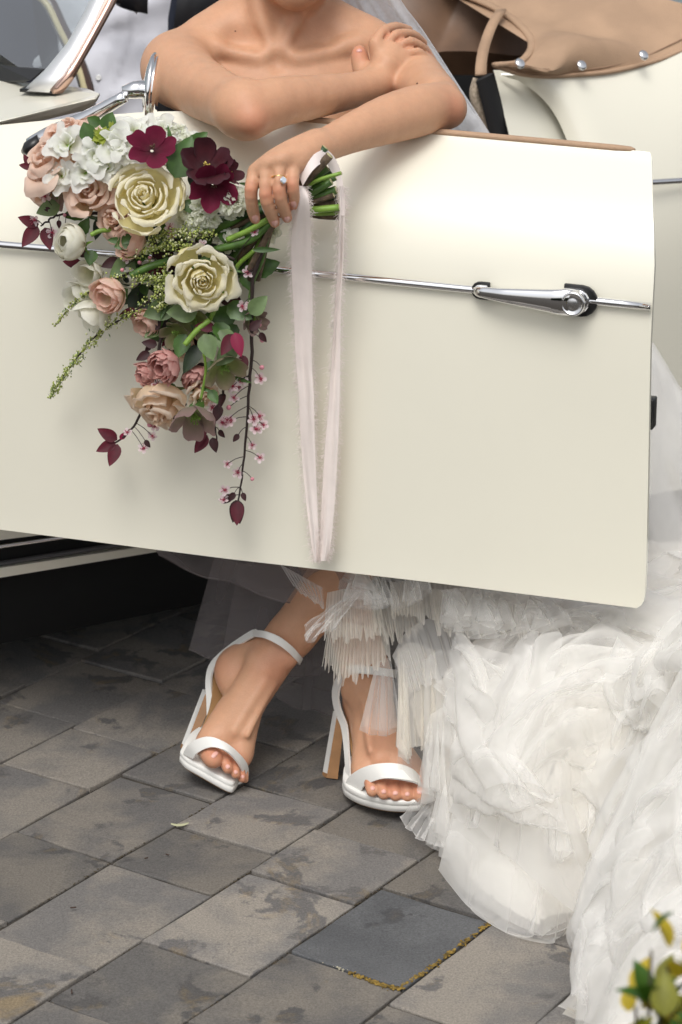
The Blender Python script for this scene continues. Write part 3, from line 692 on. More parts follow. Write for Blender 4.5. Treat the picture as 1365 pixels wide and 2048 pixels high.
# hand on the upper arm (palm down, fingers over the shoulder)
def finger(pts, k=.0018):
    chain(pts, k); 
hk = [(752, 86, 3.410, 14), (775, 84, 3.418, 13), (796, 92, 3.419, 12.5), (813, 106, 3.413, 11)]
for i, kx in enumerate(hk):
    chain([(758, 158, 3.397, 24 - i), (767 + i * 8, 124 + i * 4, 3.41, 19), kx], .008)
chain([(775, 128, 3.400, 25), (785, 108, 3.413, 19)], .010)
finger([(754, 82, 3.411, 13), (768, 62, 3.425, 9.8), (792, 54, 3.457, 9.8), (818, 60, 3.487, 8.5)], .0012)
finger([(776, 80, 3.418, 12.5), (797, 68, 3.425, 9.8), (826, 70, 3.453, 9.8), (847, 86, 3.477, 8.5)], .0012)
finger([(797, 89, 3.419, 12), (820, 83, 3.421, 9.8), (843, 95, 3.439, 9.8), (857, 112, 3.459, 8.5)], .0012)
finger([(813, 105, 3.413, 11), (834, 104, 3.413, 9.8), (850, 116, 3.423, 9), (857, 128, 3.437, 8)], .0012)
finger([(742, 150, 3.41, 20), (726, 140, 3.42, 14.5), (720, 118, 3.425, 12.5), (719, 102, 3.43, 10)], .008)
for i, (x, y) in enumerate(((754, 80), (776, 76), (797, 82), (816, 96))): flush.append((P(x, y, 3.42), .014, .45))
flush += [(P(719, 104, 3.42), .018, .6), (P(854, 112, 3.45), .016, .7), (P(790, 185, 3.38), .02, .4)]
# hand round the stems
lk = [(512, 345, 3.055, 16), (535, 331, 3.045, 16.5), (561, 326, 3.042, 16), (586, 332, 3.045, 15)]
for i, kx in enumerate(lk):
    chain([(634, 294, 3.085, 25), (lerp(634, kx[0], .55), lerp(292, kx[1], .5), 3.062, 21), kx], .010)
chain([(630, 300, 3.08, 28), (585, 318, 3.062, 24), (550, 338, 3.062, 17)], .012)
finger([lk[0], (503, 378, 3.038, 13), (505, 414, 3.048, 12), (511, 438, 3.062, 10.5)])
finger([lk[1], (531, 388, 3.026, 13), (542, 423, 3.036, 12.2), (550, 445, 3.052, 10.5)])
finger([lk[2], (559, 380, 3.024, 12.8), (567, 414, 3.033, 11.8), (575, 436, 3.048, 10.2)])
finger([lk[3], (586, 368, 3.028, 12), (589, 394, 3.034, 10.8), (588, 411, 3.045, 9.4)])
finger([(610, 308, 3.10, 20), (575, 345, 3.135, 15), (545, 385, 3.15, 13), (530, 412, 3.155, 11)], .008)
for x, y, Y in ((500, 380, 3.03), (532, 390, 3.02), (558, 382, 3.02), (584, 372, 3.02)): flush.append((P(x, y, Y), .015, .5))
for x, y, Y in ((510, 438, 3.06), (549, 446, 3.05), (575, 438, 3.05), (588, 412, 3.04)): flush.append((P(x, y, Y), .014, .6))
def groove(pts, r, k=.004):
    sp = spline(np.array([list(P(*p)) for p in pts]), 9)
    for a, b in zip(sp, sp[1:]): bs.cone(a, b, r * .00068, r * .00068, k, -1)
groove([(765, 80, 3.410), (783, 66, 3.421), (809, 62, 3.452), (832, 73, 3.478)], 1.7); groove([(787, 86, 3.412), (809, 76, 3.418), (834, 82, 3.441), (852, 98, 3.465)], 1.7); groove([(806, 98, 3.410), (827, 94, 3.412), (847, 106, 3.427), (857, 120, 3.445)], 1.7)
groove([(523, 350, 3.038), (517, 385, 3.028), (524, 430, 3.04)], 1.3); groove([(547, 345, 3.03), (545, 385, 3.016), (556, 425, 3.03)], 1.3); groove([(572, 345, 3.03), (572, 378, 3.016), (580, 415, 3.03)], 1.3)
for kx in lk[:3]: chain([(618, 298, 3.068, 5), (lerp(618, kx[0], .6), lerp(298, kx[1], .6) - 3, 3.046, 5), (kx[0], kx[1] - 6, kx[2] - .006, 6)], .012)
# legs crossed at the ankles
bs.cone((.06, 3.84, .49), P(790, 1000, 3.44), .085, .052, .03); bs.cone((-.13, 3.86, .49), P(600, 1000, 3.58), .085, .052, .03)
chain([(790, 1000, 3.44, 66), (735, 1075, 3.43, 62), (660, 1170, 3.41, 53), (600, 1250, 3.40, 46), (566, 1288, 3.398, 45)], .012)
chain([(600, 1000, 3.58, 66), (650, 1100, 3.56, 62), (705, 1260, 3.44, 50), (732, 1340, 3.375, 46), (738, 1378, 3.345, 47)], .012)
# left foot (photo left)
chain([(566, 1288, 3.398, 42), (528, 1345, 3.375, 42), (492, 1404, 3.345, 39), (462, 1456, 3.32, 36), (446, 1490, 3.305, 31)], .008)
chain([(562, 1296, 3.40, 36), (508, 1318, 3.408, 36), (474, 1330, 3.41, 34), (466, 1350, 3.398, 31), (478, 1388, 3.375, 27)], .012)
chain([(478, 1400, 3.36, 30), (430, 1470, 3.312, 26), (414, 1496, 3.297, 21)], .012); chain([(494, 1420, 3.34, 27), (484, 1495, 3.30, 22), (482, 1518, 3.29, 17)], .012)
M(578, 1318, 3.366, 14, .02); M(512, 1318, 3.375, 13, .02); chain([(530, 1362, 3.338, 6), (470, 1462, 3.292, 5)], .018); chain([(545, 1370, 3.345, 5), (496, 1470, 3.288, 4)], .014)
finger([(414, 1486, 3.298, 22), (420, 1506, 3.275, 19), (428, 1519, 3.258, 19)], .006)
finger([(442, 1496, 3.296, 14), (450, 1518, 3.268, 11.5), (456, 1537, 3.254, 11.5)], .002)
finger([(460, 1504, 3.296, 12), (467, 1528, 3.269, 10.2), (472, 1548, 3.256, 10.2)], .002)
finger([(476, 1514, 3.294, 11), (481, 1538, 3.273, 9), (485, 1557, 3.262, 9)], .002)
finger([(486, 1522, 3.296, 10), (490, 1546, 3.282, 7.5), (491, 1560, 3.274, 7)], .002)
flush += [(P(430, 1512, 3.26), .025, .7), (P(460, 1530, 3.26), .03, .6), (P(560, 1340, 3.35), .05, .35), (P(450, 1340, 3.40), .04, .3), (P(485, 1545, 3.26), .03, .6)]
# right foot (photo right)
chain([(738, 1378, 3.345, 43), (748, 1430, 3.315, 43), (754, 1480, 3.275, 43), (762, 1520, 3.235, 38)], .008)
chain([(728, 1380, 3.362, 35), (720, 1408, 3.362, 30), (730, 1440, 3.328, 29), (742, 1480, 3.28, 32)], .012); chain([(730, 1400, 3.305, 5), (742, 1500, 3.22, 5)], .014); M(700, 1385, 3.345, 12, .02)
chain([(742, 1480, 3.28, 30), (728, 1535, 3.232, 22), (732, 1552, 3.215, 18)], .012); chain([(770, 1480, 3.27, 32), (808, 1535, 3.23, 28), (820, 1552, 3.21, 22)], .02)
finger([(738, 1545, 3.222, 14), (741, 1566, 3.183, 13), (745, 1582, 3.168, 13)], .001)
finger([(758, 1545, 3.220, 14), (764, 1567, 3.178, 13.8), (768, 1587, 3.160, 13.6)], .001)
finger([(782, 1545, 3.218, 14), (788, 1568, 3.176, 13.8), (792, 1590, 3.157, 13.6)], .001)
finger([(804, 1546, 3.216, 14), (811, 1568, 3.175, 13.8), (816, 1592, 3.157, 13.6)], .001)
finger([(826, 1548, 3.215, 18), (836, 1568, 3.176, 15.5), (842, 1592, 3.156, 16)], .001)
flush += [(P(743, 1570, 3.18), .025, .55), (P(790, 1575, 3.17), .04, .6), (P(835, 1570, 3.17), .03, .6), (P(760, 1470, 3.22), .05, .25)]
pos, quads = bs.mesh(.0026)
bride = thing('person', 'bride in a strapless white tulle gown leaning over the open car door', 'person', (0, 3.6, 0))
me = fast_mesh('body', pos, quads)
fl = np.zeros(len(pos))
for c, r, s in flush:
    fl = np.maximum(fl, s * np.exp(-(np.linalg.norm(pos - c, axis=1) / r) ** 2 * 1.6))
at = me.attributes.new('flush', 'FLOAT', 'POINT'); at.data.foreach_set('value', fl.astype(np.float32))
body_o = ob('body', me, None, SKIN, bride)
NAIL = mat('pink_nail', (0.66, 0.36, 0.31), rough=.15, coat=.4)
def nail(px, py, w_, l_, ang, name='fingernail', m=NAIL, dn=.0):
    c, n = bs.hit(px, py); e = R(ang)
    up = nrm(np.array([math.cos(e), 0.0, -math.sin(e)])); t = nrm(up - n * np.dot(up, n)); s = np.cross(n, t); v = []
    for u in np.linspace(-1, 1, 7):
        for a in np.linspace(-1, 1, 5):
            wv = w_ * (1 - .25 * u * u) * (1 if abs(u) < .95 else .55)
            v.append(c + t * l_ * u + s * wv * a + n * (.0011 + .0004 * (1 - u * u) - .0016 * a * a))
    f = [(i * 5 + j, i * 5 + j + 1, i * 5 + 6 + j, i * 5 + 5 + j) for i in range(6) for j in range(4)]
    return ob(name, v, f, m, bride, solid=-.0005)
px_ = .00068
for x, y, w_, l_, a in ((511, 437, 6.5, 9, 75), (550, 446, 6.5, 7.5, 75), (575, 438, 6, 7, 75), (588, 409, 5.5, 8.5, 88)): nail(x, y, w_ * px_, l_ * px_, a)
nail(719, 101, 6 * px_, 4 * px_, 270)
TN = mat('coral_toenail', (.72, .40, .34), rough=.45, coat=.05)
for x, y, w_, l_, a in ((430, 1509, 9.5, 5, 55), (456, 1533, 5, 5, 62), (472, 1544, 4.4, 4.4, 65), (486, 1553, 3.8, 3.8, 70),
                        (746, 1576, 5, 5, 80), (768, 1583, 5, 4.5, 85), (791, 1586, 5.5, 4.5, 90), (815, 1588, 5, 4.5, 92), (841, 1584, 7, 5, 95)):
    nail(x, y, w_ * px_, l_ * px_, a, 'toenail', TN)
MOLE = mat('brown_mole', (.12, .05, .03), rough=.6)
for x, y, r_ in ((835, 167, .0016), (471, 62, .0012)):
    c, n = bs.hit(x, y); v, f = ball(c, (r_, r_, r_ * .8), 7, 5); ob('mole', v, f, MOLE, bride)
# ring
GOLD = mat('gold', (.85, .58, .25), rough=.15, metal=1)
rc = (P(560, 328, 3.042) * .45 + P(558, 380, 3.024) * .55); ax = nrm(P(558, 380, 3.024) - P(560, 328, 3.042)); a_, b_ = frame(ax)
th = np.linspace(0, 2 * math.pi, 33); v, f = tube([rc + .0100 * (math.cos(t) * a_ + math.sin(t) * b_) for t in th], .0011, 6, cap=False); ring = ob('ring', v, f, GOLD, bride)
gc, gn = bs.hit(565, 361); gm = bpy.data.materials.new('clear_gem'); gm.use_nodes = True; gb = gm.node_tree.nodes['Principled BSDF']; gb.inputs['Base Color'].default_value = (.85, .92, 1, 1); gb.inputs['Roughness'].default_value = .0; gb.inputs['Metallic'].default_value = .7
v, f = lathe([(.000, .0025), (.0022, .0050), (.0040, .0036)], gc + gn * .0008, gn, 8); ob('gemstone', v, f, gm, ring, smooth=False)
mb = MB()
for k_ in range(4):
    a2, b2 = frame(gn); d_ = math.cos(k_ * math.pi / 2 + .78) * a2 + math.sin(k_ * math.pi / 2 + .78) * b2; mb.add(*tube([gc + d_ * .0045, gc + d_ * .0048 + gn * .0045], .0007, 5))
ob('setting_claws', mb.v, mb.f, GOLD, ring)
# mole on the upper arm, hair, eyes, brows
HAIR = mat('brown_hair', (.09, .05, .028), rough=.45, var=.4, vscale=60)
hs_ = SDF(); hs_.ell(hc + np.array([0, .022, .016]), (.084, .098, .112), .01); hs_.ball(hc + np.array([0, .115, .02]), .05, .03); hs_.ell(hc + np.array([0, -.075, -.03]), (.062, .06, .09), .01, -1)
p_, f_ = hs_.mesh(.006); ob('hair', fast_mesh('hair', p_, f_), None, HAIR, bride)
EYE = mat('eye_white', (.8, .78, .75), rough=.1); IRIS = mat('brown_iris', (.06, .03, .015), rough=.1); LIP = mat('rose_lip', (.5, .2, .17), rough=.35)
for x in (563, 626):
    c = P(x, -138, 3.462); v, f = ball(c, .0125, 16, 10); e_ = ob('eye', v, f, EYE, bride); v, f = ball(c + np.array([0, -.0085, 0]), (.0058, .005, .0058), 12, 8); ob('iris', v, f, IRIS, e_)
    v, f = tube(spline([P(x - 24, -166, 3.452), P(x, -174, 3.444), P(x + 24, -165, 3.452)], 9), [.001, .002, .0028, .003, .003, .003, .0028, .002, .001], 6, flat=.5); ob('eyebrow', v, f, HAIR, bride)
v, f = tube(spline([P(570, -58, 3.443), P(582, -63, 3.437), P(594, -60, 3.434), P(606, -63, 3.437), P(618, -58, 3.443)], 11), [.0008, .002, .003, .0034, .0034, .0032, .0034, .0034, .003, .002, .0008], 7); ob('lips', v, f, LIP, bride)

# ---------------------------------------------------------------- sandals
WHITEL = mat('white_leather', (.80, .79, .75), rough=.42, bump=.05, bscale=500); SOLE = mat('tan_sole', (.33, .17, .07), rough=.5, var=.15, vscale=40); INS = mat('tan_insole', (.40, .23, .10), rough=.5)
def sandal(name, outline, topv, thick, heel, strap, heelband, ankle, insole, label=None):
    # outline: platform edge round the toe (photo point, depth) at its foot; rim of the platform is outline + topv
    oc = spline([P(*p) for p in outline] + [P(*outline[0])], 61)[:-1]; lo = list(oc); n = len(lo); tv = np.asarray(topv, float)
    base = MB(); c = np.mean(lo, 0); ring_ = [(0, .965), (.06, 1), (.50, 1), (.56, .985), (.62, 1.0), (.94, 1.0), (1.0, .975)]; v = []
    for h, s in ring_: v += [c + (p - c) * s + tv * h for p in lo]
    f = [(r * n + i, r * n + (i + 1) % n, (r + 1) * n + (i + 1) % n, (r + 1) * n + i) for r in range(len(ring_) - 1) for i in range(n)]
    f += [tuple(range(n))[::-1], tuple((len(ring_) - 1) * n + j for j in range(n))]
    o = ob(name, v, f, WHITEL, bride, bevel=None)
    if label: o['label'] = label
    v = []
    for h, s in ((-.10, .945), (0, .97)): v += [c + (p - c) * s + tv * h for p in lo]
    f = [(i, (i + 1) % n, n + (i + 1) % n, n + i) for i in range(n)] + [tuple(range(n))[::-1], tuple(n + j for j in range(n))]
    ob('outsole', v, f, SOLE, o, smooth=False)
    def strip(nm, pts, m, th=.0025, ns=30):
        # pts: (x0,y0,Y0, x1,y1,Y1) two edges of the strip
        a = spline([P(*p[:3]) for p in pts], ns); b = spline([P(*p[3:]) for p in pts], ns)
        v, f = grid([[lerp(a[i], b[i], t) for t in np.linspace(0, 1, 5)] for i in range(ns)])
        return ob(nm, v, f, m, o, solid=th, bevel=None)
    strip('toe_strap', strap, WHITEL, .003); strip('heel_band', heelband, WHITEL, .003); 
    if ankle: strip('ankle_strap', ankle, WHITEL, .003)
    strip('insole', insole, INS, .003)
    hv = [P(*p) for p in heel]    # 4 top then 4 bottom corners; front face (first two) tan
    f = [(0, 1, 5, 4), (1, 2, 6, 5), (2, 3, 7, 6), (3, 0, 4, 7), (0, 3, 2, 1)]
    h_ = ob('heel', hv, f, WHITEL, o, smooth=False); h_.data.materials.append(SOLE); h_.data.polygons[0].material_index = 1
    low = [lerp(hv[i], hv[i + 4], .955) for i in range(4)] + [hv[i + 4] + (hv[i + 4] - hv[i]) * .02 for i in range(4)]
    cc = np.mean(low, 0); low = [cc + (p - cc) * 1.02 for p in low]
    ob('heel_tip', low, [(0, 1, 5, 4), (1, 2, 6, 5), (2, 3, 7, 6), (3, 0, 4, 7), (4, 5, 6, 7), (3, 2, 1, 0)], SOLE, o, smooth=False)
    return o
# left sandal (photo left), rolled on its outer edge
sandal('sandal',
  [(359, 1524, 3.300), (372, 1538, 3.284), (400, 1554, 3.268), (435, 1574, 3.256), (460, 1586, 3.254), (470, 1582, 3.262), (482, 1560, 3.29), (488, 1538, 3.32), (478, 1500, 3.37), (450, 1470, 3.40), (410, 1470, 3.385), (378, 1490, 3.345)],
  P(361, 1501, 3.302) - P(359, 1524, 3.300), 0,
  [(411, 1388, 3.400), (428, 1396, 3.398), (424, 1380, 3.425), (406, 1378, 3.425), (369, 1498, 3.352), (382, 1501, 3.352), (376, 1492, 3.366), (362, 1492, 3.366)],
  [(366, 1508, 3.292, 386, 1518, 3.272), (380, 1486, 3.275, 396, 1505, 3.262), (415, 1473, 3.262, 424, 1494, 3.252), (450, 1484, 3.258, 456, 1503, 3.247), (478, 1506, 3.264, 475, 1522, 3.253), (496, 1530, 3.280, 487, 1544, 3.264), (497, 1556, 3.292, 488, 1562, 3.272), (484, 1567, 3.290, 478, 1569, 3.274)],
  [(414, 1442, 3.375, 424, 1440, 3.368), (413, 1400, 3.392, 425, 1402, 3.384), (411, 1365, 3.41, 422, 1372, 3.400), (416, 1335, 3.425, 424, 1345, 3.410), (432, 1312, 3.43, 438, 1322, 3.415), (465, 1285, 3.425, 470, 1294, 3.410), (500, 1262, 3.41, 506, 1273, 3.395), (512, 1258, 3.40, 512, 1272, 3.385)],
  [(506, 1260, 3.405, 504, 1273, 3.400), (530, 1262, 3.358, 528, 1276, 3.354), (560, 1274, 3.346, 556, 1289, 3.343), (585, 1293, 3.350, 580, 1307, 3.348), (602, 1312, 3.366, 597, 1325, 3.364), (606, 1318, 3.40, 600, 1330, 3.40), (590, 1310, 3.45, 584, 1322, 3.45), (545, 1275, 3.455, 540, 1288, 3.455), (510, 1260, 3.425, 508, 1272, 3.425)],
  [(424, 1340, 3.425, 470, 1350, 3.44), (425, 1375, 3.40, 478, 1385, 3.42), (418, 1420, 3.375, 480, 1430, 3.39), (400, 1465, 3.345, 475, 1475, 3.355), (392, 1495, 3.31, 474, 1520, 3.32)],
  'white sandal tipped on its outer edge')
sandal('sandal',
  [(684, 1578, 3.255), (690, 1592, 3.228), (712, 1606, 3.200), (745, 1617, 3.176), (785, 1624, 3.160), (825, 1624, 3.156), (850, 1616, 3.164), (860, 1590, 3.20), (850, 1555, 3.26), (820, 1530, 3.305), (760, 1520, 3.32), (705, 1530, 3.31), (688, 1552, 3.285)],
  P(686, 1558, 3.248) - P(684, 1580, 3.255), 0,
  [(674, 1432, 3.335), (690, 1436, 3.33), (686, 1422, 3.355), (667, 1422, 3.358), (654, 1553, 3.318), (676, 1556, 3.312), (670, 1549, 3.332), (645, 1549, 3.335)],
  [(689, 1574, 3.232, 718, 1590, 3.200), (698, 1554, 3.218, 727, 1573, 3.186), (724, 1536, 3.194, 748, 1562, 3.166), (757, 1527, 3.176, 772, 1556, 3.150), (795, 1527, 3.170, 802, 1558, 3.146), (826, 1538, 3.174, 832, 1564, 3.150), (844, 1558, 3.186, 850, 1578, 3.162), (855, 1585, 3.20, 857, 1598, 3.178)],
  [(692, 1560, 3.25, 700, 1553, 3.238), (688, 1500, 3.285, 697, 1500, 3.275), (682, 1455, 3.315, 693, 1452, 3.303), (670, 1425, 3.345, 681, 1420, 3.33), (664, 1392, 3.375, 676, 1392, 3.355), (668, 1365, 3.385, 682, 1366, 3.36), (682, 1340, 3.385, 696, 1344, 3.35)],
  [(686, 1335, 3.37, 690, 1350, 3.36), (705, 1330, 3.335, 706, 1346, 3.325), (740, 1332, 3.318, 740, 1348, 3.31), (780, 1338, 3.335, 778, 1353, 3.33), (795, 1340, 3.37, 792, 1356, 3.365), (760, 1335, 3.42, 758, 1350, 3.42), (700, 1332, 3.40, 702, 1346, 3.40)],
  [(688, 1400, 3.37, 740, 1402, 3.39), (692, 1440, 3.335, 750, 1444, 3.35), (700, 1490, 3.29, 768, 1494, 3.305), (708, 1540, 3.24, 800, 1545, 3.26), (715, 1575, 3.20, 830, 1580, 3.205)],
  'white sandal flat on the paving')
# ================================================================ gown and veil (sheer net)
def _h(i, j, k, s):
    n = (i * 374761393 + j * 668265263 + k * 2147483647 + s * 1274126177) & 0xffffffff
    n = ((n ^ (n >> 13)) * 1274126177) & 0xffffffff
    return ((n ^ (n >> 16)) & 0xffff) / 32767.5 - 1
def vnoise(x, y=0.0, z=0.0, seed=0):
    x, y, z = np.broadcast_arrays(np.asarray(x, float), np.asarray(y, float), np.asarray(z, float))
    i, j, k = [np.floor(q).astype(np.int64) for q in (x, y, z)]; u, v, w_ = x - i, y - j, z - k
    u, v, w_ = [q * q * q * (q * (q * 6 - 15) + 10) for q in (u, v, w_)]; r = 0
    for a in (0, 1):
        for b in (0, 1):
            for c in (0, 1): r = r + _h(i + a, j + b, k + c, seed) * (u if a else 1 - u) * (v if b else 1 - v) * (w_ if c else 1 - w_)
    return r
def fbm(x, y=0.0, z=0.0, seed=0, o=4):
    return sum(vnoise(np.asarray(x) * 2 ** i, np.asarray(y) * 2 ** i, np.asarray(z) * 2 ** i, seed + i) * .5 ** i for i in range(o))
NETW = (.965, .955, .93); NETC = (.94, .905, .83)
T_SOFT = tulle('soft_net', NETW, .15, .74, 0)
T_DENSE = tulle('layered_net', (.955, .94, .91), .34, .90, 0)
T_CREAM = tulle('cream_net', NETC, .40, .93, 0)
T_SHEER = tulle('sheer_net', (.955, .945, .925), .13, .62, 0)
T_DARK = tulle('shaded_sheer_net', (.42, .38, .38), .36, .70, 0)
T_VEIL = tulle('veil_net', (.97, .97, .99), .36, .88, 60)
LINING = mat('ivory_underskirt', (.88, .85, .78), rough=.9, sheen=.2)
def sheet(name, pts, m, kids=None, parent=None):
    v, f = grid(pts); return ob(name, v, f, m, parent or bride)
def ruffle(name, path, falls, m, freq=90, amp=.006, pleat='soft', nv=9, seed=0, ragged=.06, droop=0.0, power=.8, nrmv=(0, -1, .25), shift=.5):
    """path: gathered edge; falls: where the free edge hangs (same count)"""
    c = np.asarray(path, float); d = np.asarray(falls, float)
    L = np.linalg.norm(np.diff(c, axis=0), axis=1).sum(); L2 = np.linalg.norm(np.diff(d, axis=0), axis=1).sum(); Lm = max(L, L2)
    nu = int(np.clip(Lm * freq * 7, 24, 420)); c = spline(c, nu); d = spline(d, nu)
    s = np.linspace(0, Lm, nu); wob = .35 * vnoise(s * freq * .23, seed=seed) + .8 * vnoise(s * freq * .07, 3.1, seed=seed + 5)
    ph = 2 * math.pi * (s * freq + wob + seed * .37)
    if pleat == 'knife':
        tri = (ph / (2 * math.pi)) % 1.0; wv = np.where(tri < .72, tri / .72 * 2 - 1, 1 - (tri - .72) / .28 * 2); ws = np.where(tri < .72, 0, 1)
    else: wv = np.sin(ph)
    am = 1 + .6 * vnoise(s * freq * .4, 9.0, seed=seed + 2); N0 = nrm(nrmv); out = []
    for t in np.linspace(0, 1, nv):
        rag = 1 + ragged * vnoise(s * freq * (1.6 if pleat == 'knife' else .5), 7.7, seed=seed + 3)
        p = c + (d - c) * (t * rag)[:, None]
        tg = nrm(d[-1] - d[0]) if L2 > 1e-3 else nrm(c[-1] - c[0])
        p = p + N0 * (amp * am * wv * t ** power)[:, None] + tg * (amp * shift * np.sin(2 * ph) * t)[:, None]
        p = p + N0 * (amp * (3.4 if pleat == 'knife' else 2.2) * t * vnoise(s * freq * .12, t * 1.6, seed=seed + 8))[:, None] + (tg * (amp * 1.6 * t * vnoise(s * freq * .31, t, seed=seed + 9))[:, None] if pleat == 'knife' else 0)
        p[:, 2] -= droop * t * t
        out.append(p)
    return sheet(name, out, m)
def flounce(name, path, falls, m, waves=12, amp=.02, nv=12, seed=0, droop=.02, hem=True, crumple=.006, up=(0, -.5, .8)):
    c0 = np.asarray(path, float); d0 = np.asarray(falls, float); nu = int(waves * 22); c = spline(c0, nu); d = spline(d0, nu)
    u = np.linspace(0, 1, nu); ph = 2 * math.pi * (u * waves + .45 * vnoise(u * waves * .8, seed=seed) + seed * .31)
    am = amp * np.clip(1 + .8 * vnoise(u * waves * .5, 5.5, seed=seed + 1), .15, 2); N0 = nrm(up); tg = np.gradient(d, axis=0); tg /= np.linalg.norm(tg, axis=1, keepdims=True) + 1e-9; out = []
    for t in np.linspace(0, 1, nv):
        rag = 1 + .10 * vnoise(u * waves * .6, 2.2, seed=seed + 3)
        p = c + (d - c) * (t * rag)[:, None]; e = t ** 1.25
        p = p + N0 * (am * np.sin(ph) * e)[:, None] + tg * (am * 1.15 * np.sin(2 * ph + .6) * e)[:, None]
        p = p + N0 * (crumple * vnoise(u * waves * 1.7, t * 3.5, seed=seed + 4) * min(1, t * 3) + .5 * crumple * vnoise(u * waves * 4.1, t * 7, seed=seed + 6) * min(1, t * 3))[:, None]
        p = p + N0 * (amp * .9 * math.sin(math.pi * t * .9))
        p[:, 2] -= droop * t * t; p[:, 2] = np.maximum(p[:, 2], .004); out.append(p)
    o = sheet(name, out, m)
    if hem: v, f = tube(out[-1], .0005, 4, cap=False); ob('hem_edge', v, f, T_SOFT, o)
    return o
def pp(*a): return [P(*q) for q in a]

# bodice (strapless) and seat of the gown
rings = []
for t in np.linspace(0, 1, 14):
    z = lerp(.985, .52, t); c = np.array([ip(t, [0, .5, 1], [-.078, -.07, -.04]), ip(t, [0, .5, 1], [3.555, 3.62, 3.83]), z]); rx = ip(t, [0, .15, .45, .7, 1], [.150, .153, .125, .15, .26]); ry = ip(t, [0, .15, .45, .7, 1], [.112, .118, .105, .14, .2])
    rings.append([c + np.array([rx * math.cos(a), ry * math.sin(a), .012 * math.cos(2 * a) * (1 - t)]) for a in np.linspace(0, 2 * math.pi, 49)])
sheet('bodice', rings, LINING)
# ------------------------------------------------------------ heap of the train: a real height field on the paving
bpx = [(905, 1500), (835, 1600), (845, 1655), (874, 1700), (890, 1760), (930, 1803), (1000, 1850), (1058, 1876), (1092, 1886), (1140, 1856), (1158, 1868), (1182, 1925), (1165, 1965), (1140, 2010), (1128, 2060), (1122, 2200), (1130, 2420), (1160, 2700)]
BND = np.array([G(*q)[:2] for q in bpx]); BND = spline(BND, 160)
def bdist(X, Y):
    p = np.stack([X.ravel(), Y.ravel()], -1); a, b = BND[:-1], BND[1:]; ab = b - a
    t = np.clip(((p[:, None] - a) * ab).sum(-1) / (ab ** 2).sum(-1), 0, 1); q = a + t[..., None] * ab; d = p[:, None] - q
    dd = (d ** 2).sum(-1); k = dd.argmin(1); r = np.arange(len(p)); sg = ab[k, 0] * d[r, k][:, 1] - ab[k, 1] * d[r, k][:, 0]
    return (np.sqrt(dd[r, k]) * np.where(sg > 0, 1, -1)).reshape(X.shape)
def dplane(X, Y): return (X - .406) * DN[0] + (Y - 3.0) * DN[1]      # >0 in front of the door
def heap(X, Y, off=0.0, seed=0, rough=1.0):
    d = bdist(X, Y) + off
    fr_ = np.clip((dplane(X, Y) - .02) / .08, 0, 1) * np.clip((X - .27) / .08, 0, 1)
    H = .315 + .10 * fr_ + .02 * (X > .2)
    H = H + np.clip((X - .42) / .15, 0, 1) * np.clip((Y - 2.9) / .4, 0, 1) * .16
    pr = 1 - np.exp(-np.maximum(d, 0) / .105)
    z = H * pr * np.clip((Y - 1.95) / .75, .0, 1) ** .8
    wx = X + .05 * vnoise(X * 6, Y * 6, 4.0, 14); wy = Y + .05 * vnoise(X * 6, Y * 6, 5.0, 15)
    b = (np.abs(vnoise(wx * 6.3, wy * 6.3, 1.0, 21)) - .25) * .105 + (np.abs(vnoise(wx * 13 + 4, wy * 13, 2.0, 22)) - .25) * .062 + (np.abs(vnoise(wx * 27 + 9, wy * 27, 6.0, 24)) - .25) * .022 + .03 * vnoise(X * 3, Y * 3, 3.0, 23)
    z = z + b * rough * np.minimum(1, np.maximum(d, 0) / .05) * np.minimum(1, .4 + pr)
    z = np.where(dplane(X, Y) < .03, np.minimum(z, .345 + .02 * vnoise(X * 9, Y * 9)), z)
    return np.where(d < 0, -.02, np.maximum(z, .004))
